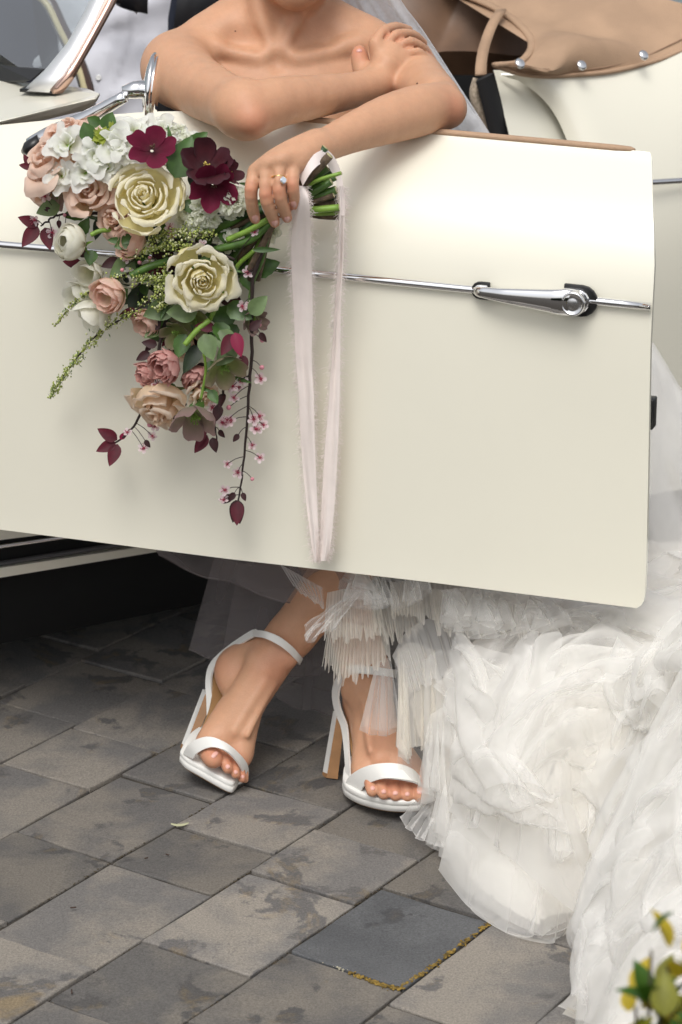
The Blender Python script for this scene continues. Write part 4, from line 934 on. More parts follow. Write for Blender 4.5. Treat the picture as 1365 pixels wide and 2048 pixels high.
def heap_grid(name, m, step, off, dz, seed, foldamp, fs, cut=None, cs=4.0, rippl=.0042, clip=(-.02, 1.0, 1.95, 3.42)):
    xs = np.arange(clip[0], clip[1], step); ys = np.arange(clip[2], clip[3], step); X, Y = np.meshgrid(xs, ys)
    z = heap(X, Y, off); d = bdist(X, Y) + off
    wx = X + .06 * vnoise(X * 8, Y * 8, seed, 5); wy = Y + .06 * vnoise(X * 8, Y * 8, seed + .5, 6)
    rd = np.abs(vnoise(wx * fs, wy * fs, seed, 40 + seed)) * 1.5; rd2 = np.abs(vnoise(wx * fs * 2.6, wy * fs * 2.6, seed, 60 + seed)) * 1.5
    env = np.clip(d / .05, 0, 1)
    gz = np.gradient(z, step); gx_, gy_ = gz[1], gz[0]; n = np.stack([-gx_, -gy_, np.ones_like(z)], -1); n /= np.linalg.norm(n, axis=-1, keepdims=True)
    al = 3.2 * vnoise(X * 2.6, Y * 2.6, seed * .9, 90 + seed); ripp = np.sin(6.283 * (34 * (X * np.cos(al) + Y * np.sin(al)) + 2.2 * vnoise(X * 9, Y * 9, seed, 91))); rip = rippl * ripp * np.clip(.5 + vnoise(X * 7, Y * 7, seed + 2, 93), 0, 1)
    dis = (rip + dz + foldamp * (rd - .3) + foldamp * .45 * (rd2 - .3)) * env
    pos = np.stack([X, Y, z], -1) + n * dis[..., None]
    behind = dplane(X, Y) < .02
    pos[..., 2] = np.where(behind, np.minimum(pos[..., 2], .362), pos[..., 2]); pos[..., 2] = np.maximum(pos[..., 2], .003)
    ok = d > -.014
    gd = np.gradient(d, step); ot = np.minimum(d - .001, 0); pos[..., 0] -= ot * gd[1]; pos[..., 1] -= ot * gd[0]
    if cut is not None: ok &= vnoise(X * cs, Y * cs, seed * 1.7, 80 + seed) > cut
    hh, ww = z.shape; id_ = np.arange(hh * ww).reshape(hh, ww)
    qd = np.stack([id_[:-1, :-1], id_[:-1, 1:], id_[1:, 1:], id_[1:, :-1]], -1).reshape(-1, 4); okf = ok.ravel()[qd].all(1); qd = qd[okf]
    us = np.unique(qd); mp_ = np.zeros(hh * ww, int); mp_[us] = np.arange(len(us))
    return ob(name, fast_mesh(name, pos.reshape(-1, 3)[us], mp_[qd]), None, m, bride)
heap_grid('underskirt', LINING, .012, -.035, -.03, 1, .016, 12)
HX0, HY0, HS = -.12, 1.80, .01
_hx, _hy = np.meshgrid(np.arange(HX0, 1.15, HS), np.arange(HY0, 3.55, HS)); HZ = heap(_hx, _hy, .02); HB = bdist(_hx, _hy); HGX = np.gradient(HB, HS, axis=1); HGY = np.gradient(HB, HS, axis=0); HDP = dplane(_hx, _hy)
def look(A, X, Y):
    fx = np.clip((X - HX0) / HS, 0, A.shape[1] - 1.001); fy = np.clip((Y - HY0) / HS, 0, A.shape[0] - 1.001); i = fx.astype(int); j = fy.astype(int); u = fx - i; v = fy - j
    return A[j, i] * (1 - u) * (1 - v) + A[j, i + 1] * u * (1 - v) + A[j + 1, i] * (1 - u) * v + A[j + 1, i + 1] * u * v
def crumple(p, rest, lo, T, steps=90, its=5, seed=0, hold=.02, bend=.25, keep=None):
    """p: (B, n, m, 3) sheets holding more cloth than their place; they buckle between the heap and lo + T above it"""
    rg_ = np.random.default_rng(seed); p = p + rg_.normal(0, .25 * rest, p.shape) * np.array([.3, .3, 1]); p0 = p.copy(); q = p.copy()
    prs = []
    for ax in (1, 2):
        n = p.shape[ax]
        for st, wt in ((1, 1.0), (2, bend)):
            for o in range(2 * st):
                if st == 2 and o > 3: continue
                a = np.arange(o, n - st, 2 * st) if st == 1 else np.arange(o, n - st, 4)
                sa = [slice(None)] * 4; sb = [slice(None)] * 4; sa[ax] = a; sb[ax] = a + st; prs.append((tuple(sa), tuple(sb), st * rest, wt))
    for sx in (0, 1):
        for o in (0, 1):
            r1 = slice(0, -1); a = np.arange(o, p.shape[2] - 1, 2); b = a + 1
            for o2 in (0, 1):
                c = np.arange(o2, p.shape[1] - 1, 2)
                ia = np.ix_(range(p.shape[0]), c, a if sx == 0 else b, range(3)); ib = np.ix_(range(p.shape[0]), c + 1, b if sx == 0 else a, range(3)); prs.append((ia, ib, rest * 1.414, .35))
    for s_ in range(steps):
        v = (p - q) * .90; q = p.copy(); p = p + v; p[..., 2] -= .00035; p += (p0 - p) * np.array([hold, hold, 0])
        for _ in range(its):
            for ia, ib, L, wt in prs:
                d = p[ib] - p[ia]; ln = np.sqrt((d * d).sum(-1, keepdims=True)) + 1e-9; k = (ln - L) / ln
                if L > rest * 1.9: k = np.minimum(k, 0)
                d = d * (k * .5 * wt); p[ia] += d; p[ib] -= d
            X, Y = p[..., 0], p[..., 1]; b = look(HB, X, Y); out = np.minimum(b - .004, 0)
            p[..., 0] = X - out * look(HGX, X, Y); p[..., 1] = Y - out * look(HGY, X, Y)
            h = look(HZ, p[..., 0], p[..., 1]); up = h + lo + T; dp = look(HDP, p[..., 0], p[..., 1]); up = np.where(dp < .025, np.minimum(up, .366), up)
            p[..., 2] = np.clip(p[..., 2], np.minimum(np.maximum(h + lo, .004), up - .004), np.maximum(up, .008))
    return p
def cloth_ob(name, a, m):
    v, f = grid(a); o = ob(name, v, f, m, bride, sub=2 if len(a) < 20 else 1); return o
def big_sheet(seed, step, lo, T, scale, m, x0=.0, x1=1.0, y0=2.0, y1=3.32, rot=0.0):
    xs = np.arange(x0, x1, step); ys = np.arange(y0, y1, step); X, Y = np.meshgrid(xs, ys); b = look(HB, X, Y)
    sh = np.minimum(b - .006, 0); X2 = X - sh * look(HGX, X, Y); Y2 = Y - sh * look(HGY, X, Y)
    p = np.stack([X2, Y2, look(HZ, X2, Y2) + lo + T * .5], -1)[None]
    p = crumple(p, step * scale, lo, T, seed=seed)[0]
    v, f = grid(p); fb = b.ravel(); f = np.array(f); f = f[(fb[f] > -.03).all(1)]; us = np.unique(f); mp_ = np.zeros(len(v), int); mp_[us] = np.arange(len(us))
    return ob(name_, fast_mesh(name_, v[us], mp_[f]), None, m, bride, sub=1)
name_ = 'train_layer'
heap_grid('train_layer', T_DENSE, .0065, -.012, -.006, 3, .012, 18)
big_sheet(11, .0135, -.004, .050, 1.65, T_SOFT); big_sheet(12, .0155, .006, .062, 1.6, T_SOFT)
def patches(nb, n, rest, comp, seed, T, lo, mats):
    rr = random.Random(seed); P0 = []
    while len(P0) < nb:
        X, Y = rr.uniform(.04, .85), rr.uniform(2.35, 3.06); d = float(look(HB, np.array(X), np.array(Y)))
        if d < .05 or dplane(X, Y) < .06: continue
        a = rr.uniform(0, 6.28); c, s = math.cos(a), math.sin(a); g = (np.arange(n) - n / 2) * rest / comp; U, V = np.meshgrid(g, g * rr.uniform(.8, 1.1)); xx = X + c * U - s * V; yy = Y + s * U + c * V
        b = look(HB, xx, yy); sh = np.minimum(b - .01, 0); xx = xx - sh * look(HGX, xx, yy); yy = yy - sh * look(HGY, xx, yy)
        P0.append(np.stack([xx, yy, look(HZ, xx, yy) + lo + T * .6], -1))
    out = crumple(np.array(P0), rest, lo, T, seed=seed, hold=.01)
    for k in range(nb): cloth_ob('tulle_fold', out[k], mats[k % len(mats)])
patches(20, 26, .0125, 1.7, 37, .08, .014, [T_SOFT, T_SHEER, T_SHEER])
patches(16, 15, .0215, 1.7, 53, .105, .022, [T_SOFT, T_SHEER, T_SOFT])
# ruffles and flounces over the heap
def heap_ruffles(n, seed):
    rr = random.Random(seed)
    for i in range(n):
        for _ in range(200):
            X, Y = rr.uniform(.06, .95), rr.uniform(2.42, 3.08)
            d = float(bdist(np.array([[X]]), np.array([[Y]]))[0, 0])
            if d > .03 and dplane(X, Y) > .05: break
        L = rr.uniform(.16, .34); h = rr.uniform(.08, .18); e = 1e-2
        zf = lambda x, y: float(heap(np.array([[x]]), np.array([[y]]))[0, 0])
        g = np.array([zf(X + .03, Y) - zf(X - .03, Y), zf(X, Y + .03) - zf(X, Y - .03)]) / .06
        down = nrm([-g[0], -g[1]]) if np.linalg.norm(g) > .05 else nrm([-.3 + rr.uniform(-.5, .5), -1])
        a = rr.uniform(-.7, .7); down = np.array([down[0] * math.cos(a) - down[1] * math.sin(a), down[0] * math.sin(a) + down[1] * math.cos(a)]); tan = np.array([-down[1], down[0]])
        bend = rr.uniform(-.6, .9); path, fall = [], []; lift = rr.uniform(.004, .03)
        for u in np.linspace(-.5, .5, 6):
            p = np.array([X, Y]) + tan * L * u + down * (-bend * L * u * u); z = zf(*p) + lift; path.append((p[0], p[1], max(z, .02)))
            dd = down * math.cos(u * 1.2) + tan * math.sin(u * 1.2); hh = h * rr.uniform(.85, 1.15)
            for _k in range(8):
                q = p + dd * hh + tan * L * u * .45 * hh / h
                if float(bdist(q[:1].reshape(1, 1), q[1:].reshape(1, 1))[0, 0]) > .012: break
                hh *= .7
            z2 = max(min(zf(*q) + lift * .9 + .01, z + .01), .012)
            if dplane(*q) < .02: z2 = min(z2, .35)
            fall.append((q[0], q[1], z2))
        if i % 6 == 5 and d > .14: ruffle('pleated_fringe', path, fall, T_CREAM, freq=rr.choice([70, 95]), amp=.004, pleat='knife', nv=7, seed=seed * 50 + i, nrmv=(down[0] * .6, down[1] * .6, .8), shift=.1)
        else: flounce('flounce', path, fall, rr.choice([T_SOFT, T_SOFT, T_SHEER, T_SHEER]), hem=False, waves=rr.uniform(1.6, 4), amp=rr.uniform(.012, .026), seed=seed * 50 + i, up=(down[0] * .5, down[1] * .5, .9), droop=rr.uniform(0, .02), crumple=rr.uniform(.003, .007))
heap_ruffles(14, 5)
# ------------------------------------------------------------ pleated fringes round the right leg
K = dict(pleat='knife', ragged=.20, amp=.0032, nv=6, shift=.1)
ruffle('pleated_fringe', pp((560, 1128, 3.27), (600, 1150, 3.26), (645, 1175, 3.25)), pp((590, 1175, 3.22), (630, 1205, 3.21), (650, 1220, 3.21)), T_SHEER, freq=120, seed=1, **K)
ruffle('pleated_fringe', pp((655, 1185, 3.255), (700, 1178, 3.235), (760, 1190, 3.235)), pp((646, 1268, 3.235), (700, 1275, 3.205), (772, 1262, 3.215)), T_CREAM, freq=150, seed=2, **K)
ruffle('pleated_fringe', pp((660, 1240, 3.265), (700, 1246, 3.24), (775, 1262, 3.24)), pp((648, 1325, 3.25), (690, 1366, 3.215), (785, 1318, 3.215)), T_CREAM, freq=150, seed=3, **K)
ruffle('pleated_fringe', pp((740, 1205, 3.245), (780, 1195, 3.24), (840, 1190, 3.24)), pp((748, 1275, 3.22), (790, 1278, 3.215), (846, 1262, 3.22)), T_CREAM, freq=150, seed=4, **K)
ruffle('pleated_fringe', pp((780, 1165, 3.25), (840, 1160, 3.24), (935, 1165, 3.22)), pp((785, 1232, 3.21), (850, 1236, 3.20), (948, 1240, 3.18)), T_CREAM, freq=150, seed=5, **K)
ruffle('pleated_fringe', pp((785, 1312, 3.235), (815, 1262, 3.225), (865, 1235, 3.215), (930, 1235, 3.20)), pp((815, 1400, 3.19), (850, 1372, 3.175), (905, 1355, 3.165), (958, 1325, 3.16)), T_DENSE, freq=75, seed=6, pleat='knife', amp=.005, nv=8, ragged=.08, shift=.1)
ruffle('pleated_fringe', pp((860, 1178, 3.22), (960, 1180, 3.19), (1080, 1190, 3.16)), pp((870, 1262, 3.18), (965, 1268, 3.15), (1095, 1265, 3.12)), T_CREAM, freq=110, seed=16, **K)
ruffle('pleated_fringe', pp((820, 1400, 3.20), (850, 1370, 3.19), (900, 1352, 3.18)), pp((835, 1475, 3.175), (880, 1465, 3.155), (945, 1440, 3.14)), T_CREAM, freq=95, seed=17, **K)
ruffle('pleated_fringe', pp((850, 1480, 3.17), (900, 1455, 3.15), (960, 1440, 3.13)), pp((860, 1580, 3.13), (925, 1575, 3.10), (990, 1535, 3.08)), T_CREAM, freq=80, seed=18, **K)
ruffle('net_fan', pp((752, 1328, 3.235), (766, 1318, 3.23), (782, 1316, 3.23)), pp((721, 1462, 3.195), (762, 1474, 3.185), (806, 1462, 3.19)), T_SHEER, freq=32, seed=7, amp=.007, nv=10, ragged=.015, shift=.2)
ruffle('net_fan', pp((752, 1328, 3.24), (766, 1318, 3.235), (782, 1316, 3.235)), pp((726, 1452, 3.2), (762, 1464, 3.19), (800, 1452, 3.195)), T_SHEER, freq=20, seed=8, amp=.006, nv=8, ragged=.02)
ruffle('net_panel', pp((790, 1320, 3.22), (812, 1300, 3.215), (840, 1300, 3.21)), pp((797, 1560, 3.155), (822, 1566, 3.15), (852, 1556, 3.145)), T_SHEER, freq=30, seed=9, amp=.004, nv=14, ragged=.02)
ruffle('net_panel', pp((850, 1320, 3.19), (880, 1300, 3.18), (920, 1310, 3.175)), pp((845, 1590, 3.10), (880, 1560, 3.10), (930, 1530, 3.09)), T_SOFT, freq=34, seed=10, amp=.008, nv=12)
flounce('net_flap', pp((735, 1175, 3.22), (705, 1185, 3.215), (690, 1200, 3.21)), pp((668, 1262, 3.19), (625, 1278, 3.19), (612, 1255, 3.195)), T_SOFT, hem=False, waves=3, amp=.008, seed=11, droop=0)
flounce('net_flap', pp((700, 1140, 3.235), (760, 1130, 3.23), (860, 1140, 3.22)), pp((712, 1205, 3.19), (785, 1218, 3.18), (850, 1200, 3.18)), T_SOFT, hem=False, waves=5, amp=.020, seed=12, droop=0)
flounce('net_flap', pp((880, 1180, 3.2), (960, 1175, 3.17), (1090, 1195, 3.13)), pp((890, 1245, 3.16), (970, 1262, 3.13), (1110, 1262, 3.09)), T_SOFT, hem=False, waves=6, amp=.020, seed=22, droop=0)
flounce('net_flap', pp((865, 1372, 3.16), (895, 1350, 3.15), (950, 1300, 3.14)), pp((950, 1475, 3.09), (1000, 1460, 3.06), (1040, 1380, 3.06)), T_SOFT, hem=False, waves=3, amp=.016, seed=13)
flounce('net_flap', pp((860, 1430, 3.15), (900, 1410, 3.13), (960, 1420, 3.11)), pp((848, 1560, 3.10), (900, 1560, 3.06), (985, 1545, 3.04)), T_SOFT, hem=False, waves=4, amp=.014, seed=23)
flounce('net_flap', pp((880, 1545, 3.09), (930, 1530, 3.07), (1000, 1520, 3.04)), pp((868, 1665, 3.05), (930, 1690, 2.99), (1010, 1660, 2.96)), T_SOFT, hem=False, waves=4, amp=.016, seed=24)
flounce('net_flap', pp((1080, 1600, 2.93), (1120, 1560, 2.93), (1210, 1560, 2.90)), pp((1090, 1700, 2.86), (1150, 1690, 2.83), (1240, 1680, 2.82)), T_SOFT, hem=False, waves=3, amp=.020, seed=25)
flounce('net_flap', pp((795, 1300, 3.23), (825, 1285, 3.22), (870, 1300, 3.20)), pp((800, 1500, 3.18), (832, 1520, 3.165), (880, 1490, 3.15)), T_CREAM, hem=False, waves=4, amp=.008, seed=27, droop=0)
flounce('net_scrap', pp((850, 1590, 3.13), (880, 1610, 3.10), (905, 1640, 3.06)), pp((803, 1638, 3.13), (838, 1676, 3.06), (885, 1697, 3.02)), T_SHEER, waves=4, amp=.010, seed=15, droop=0)
# lower lobe with folded pleats inside, edge flounces at the lower right
flounce('lower_lobe', pp((905, 1640, 2.99), (1010, 1620, 2.95), (1130, 1650, 2.90), (1225, 1690, 2.86)), pp((882, 1755, 3.0), (960, 1832, 2.87), (1090, 1884, 2.80), (1165, 1835, 2.83)), T_SOFT, hem=False, waves=2.2, amp=.014, nv=18, seed=19, droop=0)
flounce('lower_lobe', pp((900, 1660, 2.99), (1010, 1640, 2.95), (1130, 1670, 2.90), (1215, 1700, 2.86)), pp((888, 1760, 2.99), (965, 1836, 2.86), (1088, 1888, 2.79), (1160, 1842, 2.82)), T_SHEER, waves=1.6, amp=.020, nv=18, seed=119, droop=0)
for k_, (a_, b_, wv, m_) in enumerate(((((1205, 1690, 2.84), (1290, 1680, 2.78), (1420, 1690, 2.72)), ((1166, 1878, 2.765), (1270, 1900, 2.68), (1430, 1890, 2.60)), 4, T_DENSE),
        (((1180, 1870, 2.77), (1280, 1862, 2.69), (1430, 1875, 2.62)), ((1184, 1942, 2.74), (1300, 1962, 2.63), (1440, 1960, 2.56)), 5, T_DENSE),
        (((1188, 1925, 2.72), (1290, 1915, 2.64), (1440, 1930, 2.57)), ((1132, 2046, 2.615), (1270, 2085, 2.50), (1450, 2075, 2.44)), 5, T_DENSE),
        (((1190, 1930, 2.72), (1290, 1920, 2.64), (1440, 1935, 2.57)), ((1140, 2060, 2.60), (1270, 2095, 2.49), (1450, 2085, 2.43)), 6, T_CREAM))):
    flounce('hem_flounce', pp(*a_), pp(*b_), m_, waves=wv, amp=.010, seed=60 + k_, droop=0, up=(-.2, -.7, .6))
# ------------------------------------------------------------ skirt behind the door's free edge
rows = []
for t in np.linspace(0, 1, 40):
    row = []
    for u in np.linspace(0, 1, 40):
        x = lerp(lerp(1180, 1285, 0), 1560, u); ytop = ip(x, [1180, 1300, 1365, 1450, 1560], [600, 682, 792, 960, 1150]); y = lerp(ytop, 1300, t)
        row.append(P(x, y, 3.62 - .42 * t - .04 * u) + np.array([0, -1, .2]) * (.018 * float(vnoise(u * 7 + t * 2, t * 5 - u * 3, 0, 71)) + .01 * (1 - abs(float(vnoise(u * 9 - t * 5, t * 3 + u * 2, 0, 72))))))
    rows.append(row)
sheet('skirt_layer', rows, T_DENSE)
sheet('skirt_layer', [[p + np.array([.012, .05, -.012]) for p in r] for r in rows], T_DENSE)
# sheer skirt panels behind the crossed ankles
def panel(name, tl_, tr_, bl_, br_, m, amp, seed, hem=True, n=36, sag=.0):
    rows = []
    for t in np.linspace(0, 1, 18):
        rows.append([lerp(lerp(P(*tl_), P(*tr_), u), lerp(P(*bl_), P(*br_), u), t) + np.array([0, -1, 0]) * amp * float(vnoise(u * 5, t * 1.2, 0, seed)) + np.array([0, 0, -1]) * sag * t * math.sin(math.pi * u) for u in np.linspace(0, 1, n)])
    o = sheet(name, rows, m)
    if hem: v, f = tube(rows[-1], .0011, 5); ob('hem_stitch', v, f, m, o)
    return o
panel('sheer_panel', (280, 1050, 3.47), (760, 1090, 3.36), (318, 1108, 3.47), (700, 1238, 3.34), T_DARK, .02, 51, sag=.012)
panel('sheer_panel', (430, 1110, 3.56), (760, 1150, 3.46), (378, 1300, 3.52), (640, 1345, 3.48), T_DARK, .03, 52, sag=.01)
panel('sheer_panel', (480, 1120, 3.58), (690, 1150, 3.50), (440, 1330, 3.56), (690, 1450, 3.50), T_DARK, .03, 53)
# skirt over the lap, behind the door
rows = [[np.array([-.04 + (.20 + .1 * t) * math.cos(a), 3.82 - .06 * t + (.16 + .1 * t) * math.sin(a), min(.60, .62 - .22 * t) + .012 * math.sin(11 * a)]) for a in np.linspace(math.pi * .92, math.pi * 2.08, 70)] for t in np.linspace(0, 1, 14)]
sheet('skirt_front', rows, T_DENSE)
# ------------------------------------------------------------ veil
L_ = spline(pp((600, -110, 3.62), (622, -20, 3.64), (650, 60, 3.67), (700, 170, 3.70), (760, 320, 3.72)), 30)
R_ = spline(pp((745, -120, 3.60), (797, -6, 3.64), (846, 62, 3.67), (915, 168, 3.70), (1000, 300, 3.70)), 30)
rows = [[lerp(L_[i], R_[i], u) + np.array([0, -1, 0]) * (.010 * math.sin(u * 17 + 1.2 * float(vnoise(u * 3, i * .08, 0, 61))) + .012 * float(vnoise(u * 9, i * .1, 0, 62))) for u in np.linspace(0, 1, 50)] for i in range(30)]
veil = sheet('veil', rows, T_VEIL)
rows2 = [[p + np.array([-.004, .03, 0]) + np.array([0, -.012 * math.sin(j * .55), 0]) for j, p in enumerate(r)] for r in rows]
v, f = grid(rows2); ob('veil_layer', v, f, T_VEIL, veil)
v, f = tube(R_, .0012, 5); ob('veil_edge', v, f, T_VEIL, veil)
# ================================================================ the groom in the driving seat
SUIT = mat('navy_wool', (.010, .014, .030), rough=.8, sheen=.15, bump=.1, bscale=600); SATIN = mat('black_satin', (.008, .008, .010), rough=.32)
SHIRT = mat('white_cotton', (.70, .70, .755), rough=.85, bump=.15, bscale=420); PEARL = mat('pearl_button', (.75, .74, .72), rough=.2, coat=.5)
gsd = SDF(); gc_ = P(235, 150, 4.58)
gsd.ell(gc_ + np.array([0, 0, -.02]), (.165, .115, .30), .02); gsd.cone(gc_ + np.array([-.03, .05, -.30]), gc_ + np.array([0, 0, -.05]), .15, .13, .06)
gsd.cone(gc_ + np.array([-.15, .0, .145]), gc_ + np.array([.15, .0, .145]), .072, .072, .06)
gsd.cone(gc_ + np.array([0, 0, .2]), gc_ + np.array([.01, -.02, .33]), .065, .06, .03)
gsd.ell(gc_ + np.array([.01, -.02, .45]), (.08, .1, .125), .01); gsd.cone(gc_ + np.array([.01, -.10, .45]), gc_ + np.array([.01, -.125, .42]), .008, .014, .015)
def_arm = ((-.19, .0, .14), (-.25, -.03, -.14), (-.22, -.20, -.32)), ((.19, .0, .14), (.25, -.02, -.14), (.16, -.16, -.34))
for arm in def_arm:
    for (a, b, ra, rb) in zip(arm, arm[1:], (.062, .048), (.050, .036)): gsd.cone(gc_ + np.array(a), gc_ + np.array(b), ra, rb, .02)
    gsd.ell(gc_ + np.array(arm[2]) + np.array([0, -.06, 0]), (.03, .06, .02), .02)
for sx in (-1, 1):
    gsd.cone(gc_ + np.array([-.03 + .10 * sx, .03, -.32]), gc_ + np.array([-.30 + .10 * sx, -.35, -.30]), .09, .065, .04); gsd.cone(gc_ + np.array([-.30 + .10 * sx, -.35, -.30]), gc_ + np.array([-.42 + .10 * sx, -.50, -.62]), .062, .045, .02)
groom = thing('person', 'groom in a navy dinner jacket, white shirt and black bow tie, sitting inside the car', 'person', tuple(gc_ * np.array([1, 1, 0])))
p_, f_ = gsd.mesh(.008); ob('body', fast_mesh('groom_body', p_, f_), None, SKIN, groom)
hsd = SDF(); hsd.ell(gc_ + np.array([.01, .005, .475]), (.088, .1, .115), .01); hsd.ell(gc_ + np.array([.01, -.10, .42]), (.07, .08, .1), .01, -1)
p_, f_ = hsd.mesh(.01); ob('hair', fast_mesh('groom_hair', p_, f_), None, HAIR, groom)
jk = SDF()
for p in gsd.pr[:3]:
    jk.pr.append(('c', p[1], p[2], p[3] + .018, p[4] + .018, p[5], 1) if p[0] == 'c' else ('e', p[1], p[2] + .018, p[3], 0, p[5], 1))
for arm in def_arm:
    for (a, b, ra, rb) in zip(arm, arm[1:], (.080, .064), (.066, .05)): jk.cone(gc_ + np.array(a), gc_ + np.array(b), ra, rb, .02)
for sx in (-1, 1):
    jk.cone(gc_ + np.array([-.03 + .10 * sx, .03, -.32]), gc_ + np.array([-.30 + .10 * sx, -.35, -.30]), .105, .08, .04); jk.cone(gc_ + np.array([-.30 + .10 * sx, -.35, -.30]), gc_ + np.array([-.42 + .10 * sx, -.50, -.62]), .078, .06, .02)
jk.cone(gc_ + np.array([.005, -.16, .35]), gc_ + np.array([-.03, -.16, -.20]), .150, .105, .004, -1)
jk.cone(gc_ + np.array([0, 0, .2]), gc_ + np.array([.01, -.02, .45]), .085, .085, .004, -1)
p_, f_ = jk.mesh(.008); ob('suit', fast_mesh('suit', p_, f_), None, SUIT, groom)
def wrap(sdf, xs, ys, off, fn=None):
    rows = []
    for y in ys:
        row = []
        for x in xs:
            q, n = sdf.hit(x, y, 3.6); row.append(q + n * (off + (fn(x, y) if fn else 0)))
        rows.append(row)
    return rows
plk = lambda y: ip(y, [-60, 10, 85, 160, 260], [240, 233, 228, 204, 178])
def folds(x, y):
    d = x - plk(y)
    return .004 * float(fbm(x * .012 + y * .006, y * .012 - x * .004, 0, 91, 3)) + (.0045 if -4 < d < 30 else 0) + .005 * max(0, math.sin((y * .9 + x * .5) * .045 + 1.0)) ** 3 + .004 * math.sin((y + x * .55) * .06) * float(vnoise(x * .01, y * .008, 3, 92))
core = SDF(); core.pr = gsd.pr[:4]
rows = wrap(core, np.linspace(40, 430, 60), np.linspace(-90, 290, 46), .016, folds)
v, f = grid(rows); shirt = ob('shirt', v, f, SHIRT, groom)
for x, y in ((236, 14), (233, 85), (202, 158), (180, 232)):
    c, n = core.hit(x, y, 3.6); v, f = lathe([(0, .0052), (.002, .0055), (.003, .0046), (.0024, .003), (.0024, .0004)], c + n * .0185, n, 14); ob('shirt_button', v, f, PEARL, shirt)
# satin lapel, jacket front edge
def strip3(name, L, Rr, off, m, parent, n=14):
    a = [core.hit(x, y, 3.6) for x, y in spline(L, n)]; b = [core.hit(x, y, 3.6) for x, y in spline(Rr, n)]
    rows = [[lerp(p[0] + p[1] * off, q[0] + q[1] * off, t) + (p[1] * .006 * math.sin(math.pi * t)) for t in np.linspace(0, 1, 6)] for p, q in zip(a, b)]
    v, f = grid(rows); return ob(name, v, f, m, parent, solid=.003)
strip3('lapel', [(362, -80), (346, 0), (324, 80), (298, 180), (278, 270)], [(425, -80), (412, 0), (392, 60), (350, 170), (310, 270)], .050, SATIN, groom)
strip3('jacket_front', [(392, -80), (380, 0), (360, 70), (325, 160), (290, 270)], [(470, -80), (480, 0), (480, 80), (470, 170), (430, 270)], .034, SUIT, groom)
strip3('lapel', [(60, -80), (75, 0), (95, 90), (115, 180)], [(110, -80), (118, 0), (130, 90), (138, 180)], .024, SATIN, groom)
# bow tie
bc = P(240, -8, 4.385)
def wing(sx):
    v = []
    for t in np.linspace(0, 1, 7):
        wv = lerp(.008, .019, t ** .7); 
        for a in np.linspace(-1, 1, 5): v.append(bc + np.array([sx * t * .046, -.010 * math.sin(math.pi * t) + .006 * a * a - .004, a * wv - .008 * t]))
    f = [(i * 5 + j, i * 5 + j + 1, i * 5 + 6 + j, i * 5 + 5 + j) for i in range(6) for j in range(4)]; return v, f
tie = ob('bow_tie', *ball(bc + np.array([0, -.012, 0]), (.013, .010, .015), 12, 8), SATIN, groom)
for sx in (-1, 1): v, f = wing(sx); ob('tie_wing', v, f, SATIN, tie, solid=.012)
for sx in (-1, 1):
    v, f = prism([bc + np.array([sx * .012, -.002, .004]), bc + np.array([sx * .036, .004, .016]), bc + np.array([sx * .030, .006, -.034]), bc + np.array([sx * .010, .002, -.014])], (0, .004, 0)); ob('collar', v, f, SHIRT, shirt)

# ================================================================ shrub close to the camera
LG = mat('shrub_green', (.055, .14, .012), rough=.45, var=.3, vscale=30, trans=.25); LY = mat('shrub_yellow', (.62, .47, .03), rough=.5, var=.25, vscale=40, trans=.3); LO = mat('shrub_olive', (.26, .26, .02), rough=.5, var=.3, vscale=40, trans=.3)
BARK = mat('shrub_bark', (.06, .045, .025), rough=.9)
SY = 1.55; sb = G(1350, 2900); sb = np.array([P(1375, 2100, SY)[0], SY, 0.0])
shrub = thing('shrub', 'small blurred shrub with green and yellow leaves in the bottom right corner', 'shrub', tuple(sb))
def leaf_mesh(name, L, W, m, fold=.25, bend=.25, n=8, serr=0.0, tip=1.0):
    v = []
    for i, t in enumerate(np.linspace(0, 1, n)):
        wv = W * (math.sin(math.pi * min(1, t ** .8)) ** .8 * (1 - .25 * t) + .02) * (1 + serr * (1 if i % 2 else -1))
        y = L * t * (1 - .1 * bend * t); z = -bend * L * t * t
        for u in (-1, -.5, 0, .5, 1): v.append((wv * u, y, z + fold * wv * abs(u) ** 1.3))
    f = [(i * 5 + j, i * 5 + j + 1, i * 5 + 6 + j, i * 5 + 5 + j) for i in range(n - 1) for j in range(4)]
    me = mesh(name, v, f); me.materials.append(m); return me
def place(o, loc, d, up, s=1.0):
    y = nrm(d); x = nrm(np.cross(y, up)); z = np.cross(x, y)
    o.matrix_basis = Matrix(((x[0] * s, y[0] * s, z[0] * s, loc[0]), (x[1] * s, y[1] * s, z[1] * s, loc[1]), (x[2] * s, y[2] * s, z[2] * s, loc[2]), (0, 0, 0, 1)))
def inst(name, me, parent, loc, d, up, s=1.0):
    """mesh copy placed in world space under parent"""
    o = bpy.data.objects.new(name, me); COL.objects.link(o); o.parent = parent; o.matrix_parent_inverse = wm(parent).inverted(); place(o, loc, d, up, s); return o
rs_ = random.Random(12); mp2 = mpp(1320, 1950, SY)
lms = [leaf_mesh('shrub_leaf', .030, .0100, m, bend=.2) for m in (LG, LY, LO)]
tips = [(1303, 1900, 0), (1338, 1925, 1), (1352, 1985, 1), (1272, 2015, 1), (1322, 2000, 2), (1380, 1950, 1), (1300, 2050, 2), (1345, 2030, 0), (1385, 2000, 2), (1262, 2050, 1), (1310, 2090, 0), (1400, 1930, 2), (1420, 1980, 1), (1275, 2085, 2), (1360, 2080, 1), (1330, 2060, 2), (1375, 2045, 0), (1290, 2110, 1), (1400, 2060, 2), (1345, 2110, 0), (1268, 2120, 2), (1325, 2035, 1), (1415, 2020, 1), (1390, 2110, 2)]
